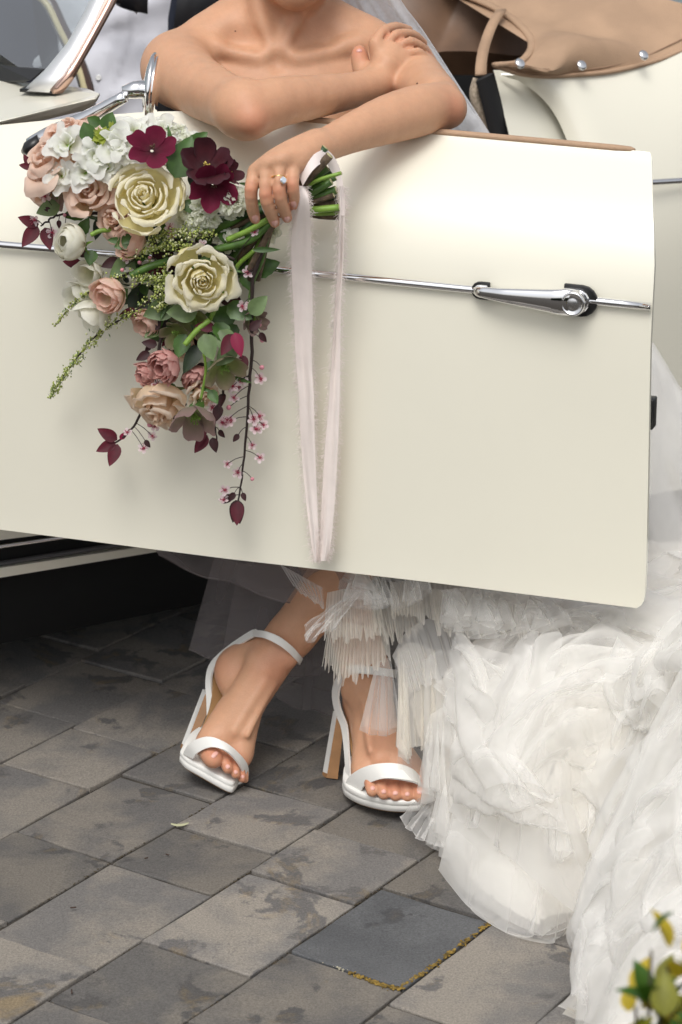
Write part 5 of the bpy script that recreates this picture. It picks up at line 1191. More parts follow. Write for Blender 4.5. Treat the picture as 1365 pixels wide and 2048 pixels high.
for i, (x, y, k) in enumerate(tips):
    tp_ = P(x, y, SY + rs_.uniform(-.04, .04)); root = sb + np.array([rs_.uniform(-.02, .02), rs_.uniform(-.02, .02), 0])
    pts = spline([root, lerp(root, tp_, .5) + np.array([rs_.uniform(-.02, .02), 0, .05]), tp_], 14); v, f = tube(pts, np.linspace(.003, .0012, 14), 5); ob('stem', v, f, BARK, shrub)
    for j in range(14):
        t = 1 - j * .018; q = pts[min(13, int(t * 13))] + (pts[-1] - pts[-2]) * (0 if j else .3); a = j * 2.4 + i
        ax = nrm(pts[-1] - pts[-3]); e1, e2 = frame(ax); rad = math.cos(a) * e1 + math.sin(a) * e2; d = ax * (.95 if j < 3 else .5) + rad * (.45 if j < 3 else .9)
        kk = k if rs_.random() < .7 else rs_.choice([0, 1, 2])
        inst('leaf', lms[kk], shrub, q, d, ax - rad * .3 + np.array([.01, 0, .02]), rs_.uniform(.7, 1.15))
# ================================================================ the bouquet
def ydoor(px): X = (px - 682.5) / F * 3.35; return 3.0 + (.406 - X) * .34
def BQ(px, py, off): return P(px, py, ydoor(px) - off)
VR, VU, VT = np.array([1.0, 0, 0]), np.array([0, SP, CP]), np.array([0, -CP, SP])       # photo right, up, towards the camera
def vd(r, u, t): return nrm(VR * r + VU * u + VT * t)
bq = thing('bouquet', 'cascading bouquet of cream and blush roses with dark hellebores held against the door', 'bouquet', tuple(BQ(540, 410, .06)))
def petal_mat(name, c0, c1, c2, rough=.7, trans=.45, vein=.14):
    """colour runs from petal foot c0 through c1 to the rim c2"""
    m = bpy.data.materials.new(name); m.use_nodes = True; n = m.node_tree.nodes; l = m.node_tree.links; b = n['Principled BSDF']; b.inputs['Roughness'].default_value = rough; b.inputs['Specular IOR Level'].default_value = .25; b.inputs['Sheen Weight'].default_value = .1
    at = n.new('ShaderNodeAttribute'); at.attribute_name = 'pv'; cr = n.new('ShaderNodeValToRGB'); e = cr.color_ramp.elements
    e[0].color = (*c0, 1); e[0].position = .05; e[1].color = (*c2, 1); e[1].position = 1; x = e.new(.55); x.color = (*c1, 1); l.new(at.outputs['Fac'], cr.inputs['Fac'])
    tc = n.new('ShaderNodeTexCoord'); tx = n.new('ShaderNodeTexNoise'); tx.inputs['Scale'].default_value = 90; tx.inputs['Detail'].default_value = 4; l.new(tc.outputs['Object'], tx.inputs['Vector'])
    hv = n.new('ShaderNodeHueSaturation'); mr = n.new('ShaderNodeMapRange'); mr.inputs['To Min'].default_value = 1 - vein; mr.inputs['To Max'].default_value = 1 + vein; l.new(tx.outputs['Fac'], mr.inputs['Value']); l.new(mr.outputs[0], hv.inputs['Value']); l.new(cr.outputs['Color'], hv.inputs['Color']); l.new(hv.outputs[0], b.inputs['Base Color'])
    bp = n.new('ShaderNodeBump'); bp.inputs['Strength'].default_value = .2; bp.inputs['Distance'].default_value = .001; l.new(tx.outputs['Fac'], bp.inputs['Height']); l.new(bp.outputs[0], b.inputs['Normal'])
    t = n.new('ShaderNodeBsdfTranslucent'); l.new(hv.outputs[0], t.inputs['Color']); ms = n.new('ShaderNodeMixShader'); ms.inputs[0].default_value = trans
    l.new(b.outputs[0], ms.inputs[1]); l.new(t.outputs[0], ms.inputs[2]); l.new(ms.outputs[0], n['Material Output'].inputs['Surface']); return m
CREAMP = petal_mat('cream_petal', (.78, .70, .30), (.88, .82, .56), (.91, .88, .76)); IVORYP = petal_mat('ivory_petal', (.62, .62, .34), (.82, .80, .66), (.85, .84, .76))
BLUSHP = petal_mat('blush_petal', (.74, .52, .30), (.80, .56, .43), (.86, .69, .59)); PEACHP = petal_mat('peach_petal', (.80, .62, .38), (.84, .66, .50), (.87, .76, .64))
WHITEP = petal_mat('white_petal', (.60, .66, .30), (.82, .83, .76), (.86, .86, .83)); DUSKP = petal_mat('dusky_pink_petal', (.58, .34, .16), (.60, .26, .23), (.70, .42, .38))
TULP = petal_mat('blush_tulip_petal', (.82, .72, .36), (.86, .72, .54), (.85, .60, .52)); BURGP = petal_mat('burgundy_petal', (.050, .006, .012), (.115, .004, .024), (.150, .006, .034), trans=.25); MAROONP = petal_mat('maroon_petal', (.03, .010, .012), (.065, .010, .016), (.055, .012, .020), trans=.2)
HELG = petal_mat('green_hellebore_petal', (.30, .36, .12), (.24, .27, .10), (.30, .24, .17)); HELM = petal_mat('mauve_hellebore_petal', (.30, .36, .16), (.25, .20, .15), (.30, .20, .19)); LIMEP = petal_mat('lime_petal', (.35, .45, .05), (.45, .52, .08), (.50, .56, .14))
STEMG = mat('green_stem', (.07, .15, .025), rough=.45, var=.35, vscale=60); STEML = mat('light_green_stem', (.20, .34, .05), rough=.45, var=.25, vscale=60); STEMD = mat('dark_green_stem', (.025, .065, .018), rough=.4, var=.3, vscale=60); STEMB = mat('woody_stem', (.11, .075, .045), rough=.8, var=.5, vscale=120, bump=.5, bscale=300); TWIG = mat('dark_branch', (.028, .016, .014), rough=.7)
LEAFG = mat('leaf_green', (.060, .135, .024), rough=.42, var=.35, vscale=50, trans=.2); LEAFP = mat('leaf_sage', (.14, .21, .08), rough=.5, var=.3, vscale=50, trans=.2); LEAFD = mat('leaf_dark', (.018, .035, .012), rough=.5, var=.4, vscale=50, trans=.1); LEAFB = mat('leaf_burgundy', (.105, .006, .018), rough=.62, var=.4, vscale=60, trans=.3); LEAFM = mat('leaf_maroon', (.045, .008, .010), rough=.62, var=.4, vscale=60, trans=.2); LEAFR = mat('leaf_magenta', (.26, .006, .05), rough=.55, trans=.35)
YEL = mat('stamen_yellow', (.55, .42, .10), rough=.7); PINKC = mat('blossom_heart', (.30, .025, .06), rough=.6)
_pc = {}
def petal(th0, L, a0, a1, half, r0, z0, m, tip=.25, ruf=.0, seed=0, point=0.0, nu=11, nv=10, curl=0.0, cup=0.0):
    """one petal in flower space (+z is the flower's face)"""
    rr = random.Random(seed); v, pv = [], []
    r, z = r0, z0; prof = []
    for i in range(nv):
        t = i / (nv - 1); prof.append((r, z)); al = R(lerp(a0, a1, t ** 1.1) + (curl * max(0, t - .72) / .28)); r += L / (nv - 1) * math.sin(al); z += L / (nv - 1) * math.cos(al)
    prof = np.array(prof)
    for i in range(nv):
        t = i / (nv - 1)
        for j in range(nu):
            u = j / (nu - 1) * 2 - 1
            tt = t * (1 - tip * abs(u) ** 2.2); k = tt * (nv - 1); a = min(nv - 2, int(k)); q = lerp(prof[a], prof[a + 1], k - a)
            wd = half * ((.30 + .70 * math.sin(math.pi * min(.5, t * .62 + .06)) ** .9) if not point else max(.03, (math.sin(math.pi * min(1, (t * .92 + .06))) ** (.75) * (1 - point * t * t))))
            rad = max(abs(q[0]), .30 * L); th = u * wd * L / rad
            x, y = q[0] * math.cos(th) if rad == abs(q[0]) else q[0] - rad * (1 - math.cos(th)), rad * math.sin(th)
            zz = q[1] + cup * L * u * u * t
            if ruf: 
                w_ = ruf * L * t * t; zz += w_ * math.sin(u * 9 + seed) * .35 + w_ * float(vnoise(u * 2.5, t * 2, seed * .37)); x += w_ * .7 * float(vnoise(u * 3, t * 2 + 9, seed * .61))
            v.append((x * math.cos(th0) - y * math.sin(th0), x * math.sin(th0) + y * math.cos(th0), zz)); pv.append(t)
    f = [(i * nu + j, i * nu + j + 1, (i + 1) * nu + j + 1, (i + 1) * nu + j) for i in range(nv - 1) for j in range(nu - 1)]
    me = mesh('petal', v, f); me.materials.append(m); at = me.attributes.new('pv', 'FLOAT', 'POINT'); at.data.foreach_set('value', np.array(pv, np.float32)); return me
def cup_petal(th0, prof, half, m, tip, ruf, seed, nu=13, nv=11, bf=.55):
    prof = spline(np.asarray(prof, float), nv); v, pv = [], []; L = np.linalg.norm(np.diff(prof, axis=0), axis=1).sum()
    for i in range(nv):
        t = i / (nv - 1)
        for j in range(nu):
            u = j / (nu - 1) * 2 - 1; tt = t * (1 - tip * abs(u) ** 2.6); k = tt * (nv - 1); a = min(nv - 2, int(k)); q = lerp(prof[a], prof[a + 1], k - a)
            th = th0 + u * half * (bf + (1 - bf) * min(1, t * 1.6)); r, z = q
            n1 = float(vnoise(u * 2.2 + seed, t * 2, seed * .37)); n2 = float(vnoise(u * 5 + seed, t * 4, seed * .91)); r += ruf * L * t * (n1 + .4 * n2); z += ruf * L * t * t * float(vnoise(u * 2.6, seed * 1.3, 5.5)) * 1.3
            r += .02 * L * u * t
            v.append((r * math.cos(th), r * math.sin(th), z)); pv.append(t)
    f = [(i * nu + j, i * nu + j + 1, (i + 1) * nu + j + 1, (i + 1) * nu + j) for i in range(nv - 1) for j in range(nu - 1)]
    me = mesh('petal', v, f); me.materials.append(m); at = me.attributes.new('pv', 'FLOAT', 'POINT'); at.data.foreach_set('value', np.array(pv, np.float32)); return me
def petals_rose(Rr, n, m, r1, hin, hout, seed, ruf=.06, flare=.22):
    out = []; rg = random.Random(seed); cx, cy_ = rg.uniform(-.08, .08), rg.uniform(-.08, .08)
    for k in range(n):
        s = k / (n - 1); rho = Rr * lerp(.05, r1, s ** 1.25); h = Rr * (lerp(hin, hout, s ** 1.3) + rg.uniform(-.06, .06)); fl = flare * s ** .7 * Rr * rg.uniform(.3, 1.3)
        prof = [(Rr * .06, -.55 * Rr), (lerp(rho * .8, rho * .95, s) + .04 * Rr, -.30 * Rr), (rho * 1.02 + .02 * Rr, lerp(-.30 * Rr, h, .6)), (rho, h - .06 * Rr * s), (rho + fl * .6, h), (rho + fl, h - fl * .45)]
        out.append(cup_petal(k * 2.399 + rg.uniform(-.35, .35), prof, lerp(1.5, .72, s ** .6) * rg.uniform(.9, 1.1), m, .22, ruf * lerp(.5, 1.2, s), seed * 31 + k))
    return out
def petals_ring(Rr, specs, m, seed, ruf=.05, point=0.0, tip=.2, half=.5, cup=0.0):
    out = []; rg = random.Random(seed); c = 0
    for (n, a0, a1, Lk, rk) in specs:
        for k in range(n):
            out.append(petal(2 * math.pi * (k + .5 * (c % 2)) / n + rg.uniform(-.15, .15), Rr * Lk * rg.uniform(.92, 1.08), a0 + rg.uniform(-5, 5), a1 + rg.uniform(-10, 10), half, Rr * rk, -Rr * .35, m, tip=tip, ruf=ruf, seed=seed * 77 + len(out), point=point, cup=cup))
        c += 1
    return out
KIND = {}
def calyx_mesh(Rr, m):
    mb = MB(); mb.add(*ball((0, 0, -Rr * .55), (Rr * .2, Rr * .2, Rr * .18), 10, 6))
    for k in range(5):
        a = k * 1.2566; d = np.array([math.cos(a), math.sin(a), 0]); s = np.array([-d[1], d[0], 0]); p0 = np.array([0, 0, -Rr * .6])
        v = [p0 + s * Rr * .1, p0 - s * Rr * .1, p0 + d * Rr * .35 - np.array([0, 0, .02 * Rr]) + s * Rr * .07, p0 + d * Rr * .35 - np.array([0, 0, .02 * Rr]) - s * Rr * .07, p0 + d * Rr * .62 - np.array([0, 0, Rr * .12])]
        mb.add(v, [(0, 1, 3, 2), (2, 3, 4)])
    me = mesh('calyx', mb.v, mb.f); me.materials.append(m); return me
def heart_mesh(Rr, m, n=26):
    mb = MB(); rg = random.Random(4)
    for k in range(n):
        a = rg.uniform(0, 6.28); t = rg.uniform(.1, .32); e = np.array([math.cos(a) * t * Rr, math.sin(a) * t * Rr, Rr * rg.uniform(.05, .3) - Rr * .2])
        mb.add(*tube([np.array([0, 0, -Rr * .35]), e], [.0005, .0005], 4)); mb.add(*ball(e, .0013, 5, 3))
    me = mesh('heart', mb.v, mb.f); me.materials.append(m); return me
MK = lambda px: px * .00068
KIND['cream_rose'] = (calyx_mesh(MK(62), STEMG), petals_rose(MK(62), 22, CREAMP, .90, .26, -.10, 1, ruf=.07, flare=.15))
KIND['ivory_rose'] = (calyx_mesh(MK(62), STEMG), petals_rose(MK(62), 22, CREAMP, .92, .22, -.14, 2, ruf=.11, flare=.17))
KIND['blush_rose'] = (calyx_mesh(MK(50), STEMG), petals_rose(MK(50), 14, BLUSHP, .66, .5, .12, 3, ruf=.05, flare=.30))
KIND['peach_rose'] = (calyx_mesh(MK(56), STEMG), petals_rose(MK(56), 15, PEACHP, .80, .42, -.02, 4, ruf=.09, flare=.30))
KIND['ranunculus'] = (calyx_mesh(MK(40), STEML), petals_ring(MK(40), ((5, 70, -75, 1.5, .10), (6, 78, -60, 1.5, .12), (7, 82, -45, 1.45, .14), (6, 88, -25, 1.3, .16)), IVORYP, 5, ruf=.04, half=.62))
KIND['blush_tulip'] = (calyx_mesh(MK(20), STEML), petals_ring(MK(40), ((4, 50, -30, 1.3, .05), (5, 62, -30, 1.45, .08), (6, 72, -22, 1.5, .1), (5, 80, -8, 1.35, .12)), TULP, 6, ruf=.05, half=.46, tip=.3))
KIND['dusky_tulip'] = (calyx_mesh(MK(20), STEML), petals_ring(MK(40), ((5, 45, -25, 1.3, .05), (6, 60, -30, 1.4, .08), (7, 70, -28, 1.45, .1), (6, 78, -14, 1.35, .12)), DUSKP, 7, ruf=.12, half=.42, tip=.35))
KIND['white_tulip'] = (calyx_mesh(MK(20), STEML), petals_ring(MK(46), ((3, 50, -18, 1.6, .05), (3, 62, -12, 1.7, .08)), IVORYP, 8, ruf=.04, half=.5, tip=.4))
def bowl(Rr, m, seed, prof, half=.70, tip=.42, ruf=.07):
    rg = random.Random(seed); return [cup_petal(k * 1.2566 + rg.uniform(-.12, .12), [(r * Rr * rg.uniform(.95, 1.05), z * Rr + .02 * Rr * (k % 2)) for r, z in prof], half, m, tip, ruf, seed * 23 + k, bf=1.15) for k in range(5)]
OPENP = ((.06, -.35), (.32, -.30), (.66, -.10), (1.0, .10)); BELL = ((.06, -.40), (.36, -.30), (.66, .02), (.82, .42)); SEMI = ((.06, -.36), (.36, -.30), (.72, -.02), (.98, .30))
KIND['burgundy_hellebore'] = (heart_mesh(MK(20), mat('dark_stamen', (.10, .05, .03), rough=.7), 14), bowl(MK(50), BURGP, 9, OPENP))
KIND['maroon_hellebore'] = (heart_mesh(MK(24), YEL, 12), bowl(MK(50), MAROONP, 10, SEMI))
KIND['green_hellebore'] = (heart_mesh(MK(42), STEML), bowl(MK(50), HELG, 11, SEMI))
KIND['mauve_hellebore'] = (heart_mesh(MK(42), STEML), bowl(MK(50), HELM, 12, BELL))
KIND['lime_flower'] = (calyx_mesh(MK(22), STEML), petals_ring(MK(24), ((5, 40, 80, 1.1, .06), (5, 30, 50, .9, .04)), LIMEP, 13, ruf=.15, half=.42, point=.3, tip=.1))
def frilly(Rr, m, seed, rings):
    out = []; rg = random.Random(seed); c = 0
    for (n, k, rise, half, rf) in rings:
        for a in range(n):
            S = Rr * k * rg.uniform(.88, 1.1); prof = [(.06 * S, -.45 * Rr), (.22 * S, -.25 * Rr + rise * .3 * S), (.58 * S, -.2 * Rr + rise * .8 * S), (.86 * S, -.2 * Rr + rise * S), (1.0 * S, -.22 * Rr + rise * .98 * S)]
            out.append(cup_petal(a * 6.283 / n + c * .7 + rg.uniform(-.25, .25), prof, half * rg.uniform(.9, 1.1), m, .30, rf, seed * 19 + len(out), nu=17))
        c += 1
    return out
KIND['sweet_pea'] = (calyx_mesh(MK(18), STEML), frilly(MK(40), WHITEP, 14, ((2, 1.0, .25, 1.35, .20), (2, .75, .75, 1.2, .20), (2, .45, 1.3, 1.2, .14))))
KIND['stock_floret'] = (calyx_mesh(MK(8), STEML), frilly(MK(19), petal_mat('stock_petal', (.52, .60, .26), (.74, .76, .60), (.82, .83, .74)), 15, ((4, 1.0, .2, .85, .18), (4, .72, .7, .8, .2), (3, .42, 1.2, .9, .16))))
def flower(kind, px, py, off, axis, s=1.0, spin=0.0):
    core_, pts = KIND[kind]; z = vd(*axis); x = nrm(np.cross(VU + .01 * VR, z)); y = np.cross(z, x); c, sn = math.cos(spin), math.sin(spin); x, y = c * x + sn * y, -sn * x + c * y
    loc = BQ(px, py, off); o = bpy.data.objects.new(kind, core_); COL.objects.link(o); o.parent = bq; o.matrix_parent_inverse = wm(bq).inverted()
    o.matrix_basis = Matrix(((x[0] * s, y[0] * s, z[0] * s, loc[0]), (x[1] * s, y[1] * s, z[1] * s, loc[1]), (x[2] * s, y[2] * s, z[2] * s, loc[2]), (0, 0, 0, 1)))
    for me in pts:
        p = bpy.data.objects.new('petal', me); COL.objects.link(p); p.parent = o
    return o
# --- the blooms
flower('cream_rose', 289, 392, .135, (-.10, .18, 1), 1.32, .4); flower('ivory_rose', 405, 562, .125, (.12, -.30, 1), 1.14, 2.0)
flower('blush_rose', 105, 325, .09, (-.55, .45, .75), 1.75, .8); flower('blush_rose', 140, 272, .07, (-.1, .8, .6), 1.35, 2.2); flower('blush_rose', 184, 388, .10, (-.25, .25, 1), 1.45, 2.6); flower('blush_rose', 238, 436, .09, (-.5, -.2, .9), 1.3, 4.0)
flower('ranunculus', 150, 486, .115, (-.75, .1, .75), 1.0, .3); flower('blush_tulip', 226, 585, .12, (-.55, -.5, .75), 1.0, 1.1); flower('blush_tulip', 272, 486, .10, (-.7, .1, .75), .92, 2.7)
flower('white_tulip', 205, 615, .085, (-.75, -.75, .35), 1.0, .5); flower('white_tulip', 190, 545, .085, (-.5, -.3, .8), .8, 1.5); flower('dusky_tulip', 337, 725, .12, (-.6, -.55, .7), 1.0, .2); flower('dusky_tulip', 395, 748, .085, (0, -.9, .5), .9, .9)
flower('peach_rose', 322, 815, .10, (-.25, -.85, .45), 1.45, 1.0); flower('peach_rose', 372, 690, .06, (.2, -.6, .7), .8, 2.0)
flower('burgundy_hellebore', 305, 293, .12, (.10, .35, .9), 1.0, 1.3); flower('maroon_hellebore', 412, 328, .11, (.1, .3, .95), 1.05, .3); flower('burgundy_hellebore', 428, 372, .115, (.1, -.35, .9), 1.0, 2.1); flower('maroon_hellebore', 462, 345, .09, (.7, .2, .6), .55, 1.0)
flower('mauve_hellebore', 388, 838, .15, (.05, -.85, .5), 1.15, .9); flower('green_hellebore', 450, 738, .105, (.4, -.75, .6), .95, .2); flower('green_hellebore', 385, 640, .085, (-.3, -.7, .65), .9, 1.4); flower('mauve_hellebore', 508, 640, .07, (.5, -.4, .8), .7, 2.2); flower('mauve_hellebore', 110, 388, .07, (-.6, -.75, .35), .8, .6)
flower('lime_flower', 205, 272, .115, (-.1, .3, 1), 1.0, 0); flower('lime_flower', 228, 258, .10, (.4, .5, .8), .8, 1); flower('lime_flower', 195, 288, .115, (-.3, -.1, 1), .7, 2)
for i, (x, y, of_, ax, s) in enumerate(((135, 288, .115, (-.2, .3, 1), 1.05), (192, 312, .12, (0, .1, 1), 1.0), (122, 352, .12, (-.3, 0, 1), .9), (232, 292, .115, (.1, .3, 1), 1.05), (268, 262, .085, (.1, .5, .9), .9), (325, 262, .065, (.2, .6, .8), 1.0), (215, 335, .115, (-.1, .1, 1), .85), (365, 280, .055, (.3, .6, .7), .85))): flower('sweet_pea', x, y, of_, ax, s, i * 1.3)
rg = random.Random(21)
for cx, cy_, n, rad, of_ in ((398, 428, 13, 40, .105), (466, 402, 8, 28, .10), (462, 478, 6, 26, .075), (335, 275, 9, 36, .06), (372, 300, 6, 24, .07), (255, 350, 4, 22, .08), (540, 462, 3, 14, .06)):
    for k in range(n):
        a, r_ = k * 2.4, rad * math.sqrt((k + .4) / n); flower('stock_floret', cx + r_ * math.cos(a), cy_ + r_ * math.sin(a) * .9, of_ - .02 * (r_ / rad) ** 2 + rg.uniform(-.004, .004), (.7 * math.cos(a) * r_ / rad, -.7 * math.sin(a) * r_ / rad, 1), rg.uniform(.85, 1.15), rg.uniform(0, 6))
flower('blush_rose', 82, 372, .07, (-.8, -.2, .6), 1.05, 3.0); flower('sweet_pea', 170, 345, .12, (-.2, 0, 1), .9, .7); flower('sweet_pea', 255, 300, .11, (.1, .3, 1), .9, 2.0); flower('ranunculus', 262, 552, .085, (-.5, -.5, .8), .62, .9); flower('blush_tulip', 300, 640, .085, (-.6, -.6, .6), .8, 2.2)
flower('white_tulip', 175, 585, .075, (-.8, -.4, .5), .85, 2.5); flower('dusky_tulip', 300, 745, .095, (-.8, -.4, .5), .75, 1.7); flower('peach_rose', 408, 790, .09, (.4, -.6, .7), .7, .4); flower('green_hellebore', 352, 668, .095, (-.2, -.6, .75), .7, 2.9)
# --- leaves
LM = {}
for nm, m, L, W, b, se in (('green', LEAFG, 66, 24, .12, .05), ('sage', LEAFP, 56, 21, .15, 0), ('dark', LEAFD, 60, 16, .2, 0), ('burgundy', LEAFB, 50, 15, .1, 0), ('maroon', LEAFM, 40, 13, .2, 0), ('magenta', LEAFR, 46, 13, .15, 0), ('round', LEAFG, 36, 17, .1, 0), ('spear', LEAFG, 62, 7, .1, 0)): LM[nm] = leaf_mesh('leaf', MK(L), MK(W), m, bend=b, serr=se, n=9)
def leaf(k, px, py, off, ang, tilt=.3, s=1.0, parent=None, roll=0.0):
    a = R(ang); d = vd(math.cos(a), math.sin(a), tilt); n_ = vd(math.sin(a) * roll, -math.cos(a) * roll, 1); return inst('leaf', LM[k], parent or bq, BQ(px, py, off), d, n_, s)
for L in (('green', 350, 356, .11, 68, .1, 1.35), ('round', 182, 282, .115, 110, .2, 1.1), ('round', 212, 262, .10, 70, .2, 1.1), ('round', 200, 250, .10, 150, .2, .8), ('green', 470, 555, .06, 60, .3, .9), ('green', 505, 545, .055, 20, .2, .9), ('sage', 408, 668, .13, -70, .2, 1.0), ('sage', 500, 628, .09, 45, .3, .9),
          ('sage', 395, 625, .105, 180, .2, 1.1), ('sage', 350, 610, .09, 200, .2, 1.2), ('sage', 440, 660, .10, -60, .3, 1.1), ('green', 372, 668, .10, -110, .2, .8), ('green', 455, 610, .08, -30, .3, .9), ('dark', 400, 690, .095, -120, .2, 1.1), ('sage', 470, 690, .10, -130, .3, 1.0), ('green', 420, 780, .11, -60, .3, .5), ('spear', 400, 775, .11, -20, .3, .6),
          ('spear', 345, 300, .09, 100, .2, .8), ('round', 330, 320, .10, 60, .2, .9), ('green', 380, 295, .085, 40, .2, .7), ('sage', 120, 410, .08, 200, .2, .9), ('green', 285, 475, .095, 200, .2, .9), ('sage', 345, 500, .10, 120, .2, .8), ('spear', 215, 480, .11, -5, .3, 1.1), ('green', 300, 505, .09, 190, .2, .7), ('sage', 270, 520, .085, 215, .2, 1.1), ('dark', 290, 560, .08, 180, .1, 1.0), ('round', 372, 400, .10, -60, .2, .9), ('dark', 380, 370, .09, 60, .2, .8), ('spear', 505, 500, .09, 0, .2, .9), ('spear', 525, 375, .05, 170, .2, .8), ('round', 468, 530, .08, 240, .2, 1.0), ('spear', 440, 500, .09, 215, .3, 1.2), ('spear', 340, 590, .09, 250, .3, .9), ('green', 160, 470, .09, 60, .3, .6), ('round', 185, 500, .10, -100, .2, .9),
          ('burgundy', 78, 450, .07, 160, .3, .9), ('burgundy', 76, 452, .07, 235, .3, 1.1), ('burgundy', 90, 455, .07, 285, .3, 1.0), ('burgundy', 60, 330, .06, 120, .2, .5), ('burgundy', 65, 335, .06, 170, .2, .55), ('burgundy', 165, 530, .07, 170, .2, .8), ('maroon', 170, 515, .07, 120, .2, .7), ('maroon', 240, 520, .08, 200, .2, 1.0), ('burgundy', 290, 545, .08, 10, .2, .9),
          ('magenta', 470, 665, .12, 285, .2, 1.1), ('burgundy', 468, 668, .115, 240, .2, 1.0), ('burgundy', 430, 655, .10, 175, .2, .8), ('maroon', 500, 660, .10, 40, .2, .8), ('burgundy', 415, 870, .10, 235, .2, .9), ('burgundy', 405, 850, .10, 260, .2, .9), ('maroon', 440, 810, .09, 255, .2, .9), ('maroon', 425, 875, .09, 285, .2, .8), ('maroon', 315, 690, .10, 170, .2, .8), ('maroon', 300, 705, .10, 210, .2, .8), ('maroon', 310, 660, .10, 60, .2, .6)): leaf(*L)
rg = random.Random(33)
for k in range(95):
    t = rg.random(); x = lerp(250, 500, rg.random()); y = lerp(440, 700, rg.random())
    if x < 330 and y > 640: continue
    leaf(rg.choice(['dark', 'dark', 'maroon', 'green', 'spear']), x, y, rg.uniform(.025, .065), rg.uniform(130, 300), rg.uniform(0, .4), rg.uniform(.6, 1.1), roll=rg.uniform(-.5, .5))
for k in range(16): leaf(rg.choice(['dark', 'maroon', 'green']), lerp(120, 330, rg.random()), lerp(290, 470, rg.random()), rg.uniform(.025, .05), rg.uniform(120, 260), .2, rg.uniform(.7, 1.1))
for k in range(34):
    t = k / 33; x = lerp(270, 470, rg.random()); y = lerp(470, 830, t)
    x = x if y < 640 else lerp(320, 490, rg.random())
    leaf(rg.choice(['sage', 'green', 'spear', 'round', 'green', 'maroon', 'burgundy']), x, y, rg.uniform(.05, .095), rg.uniform(190, 350), rg.uniform(.1, .5), rg.uniform(.5, .9), roll=rg.uniform(-.6, .6))
# --- stems through the hand
def stem(pts, r, m, name='stem'):
    v, f = tube(spline([BQ(*q) for q in pts], 18), r * .00066, 8); return ob(name, v, f, m, bq)
for (p, r, m, dst) in ((((651, 295, .085), (598, 359, .095)), 8, STEMD, (450, 500)), (((660, 311, .095), (602, 374, .10)), 8.5, STEMB, (480, 520)), (((637, 293, .07), (607, 318, .075)), 8, STEMB, (440, 470)), (((683, 346, .095), (627, 365, .10)), 4, STEML, (430, 500)), (((663, 363, .085), (613, 392, .09)), 7.5, STEMG, (470, 510)), (((673, 380, .075), (620, 396, .08)), 9, STEMG, (400, 480)),
                       (((668, 390, .08), (618, 405, .085)), 6, STEMB, (500, 560)), (((679, 407, .07), (618, 409, .075)), 7, STEMB, (420, 520)), (((679, 415, .08), (617, 418, .085)), 7, STEML, (490, 490)), (((680, 434, .06), (622, 428, .065)), 7, STEMB, (515, 560)), (((676, 396, .06), (616, 400, .065)), 8, STEMD, (380, 460)), (((668, 340, .06), (612, 370, .07)), 9, STEMD, (420, 450)), (((655, 335, .07), (612, 365, .08)), 9, STEMG, (455, 540)), (((680, 424, .07), (620, 424, .07)), 6, STEML, (500, 530)), (((672, 355, .075), (622, 378, .08)), 6, STEMG, (440, 440))):
    hx, hy = 562 + rg.uniform(-6, 8), 400 + rg.uniform(-14, 14); o1, o2 = rg.uniform(.055, .075), rg.uniform(.05, .08)
    stem([p[0], p[1], (hx, hy, o1), (lerp(hx, dst[0], .55), lerp(hy, dst[1], .5), o2), (*dst, .06)], r, m)
    c0, c1 = BQ(*p[0]), BQ(*p[1]); ax = nrm(c0 - c1); v, f = lathe([(.0, r * .00062), (.0006, r * .0006)], c0 - ax * .0002, ax, 10); ob('cut_end', v, f, mat('cut_stem_end', (.45, .42, .22), rough=.8), bq)
for pts, r, m in (([(345, 520, .09), (300, 533, .11), (262, 552, .12)], 8, STEMG), ([(222, 460, .10), (200, 462, .11), (182, 470, .115)], 5, STEML), ([(420, 640, .10), (395, 660, .11), (370, 690, .12)], 6, STEML), ([(510, 500, .08), (470, 540, .075), (420, 640, .09)], 5, STEML), ([(540, 460, .08), (525, 520, .07), (505, 570, .07), (495, 640, .08)], 4, STEMG), ([(548, 440, .08), (500, 480, .085), (430, 500, .09)], 8, STEMG), ([(535, 440, .085), (500, 460, .09), (455, 480, .09)], 6, STEML), ([(405, 690, .12), (412, 740, .115), (402, 800, .115)], 3, STEML), ([(545, 452, .08), (520, 500, .08), (500, 540, .075)], 7, STEMB), ([(160, 420, .08), (185, 435, .09), (230, 440, .07)], 4, STEMD)): stem(pts, r, m)
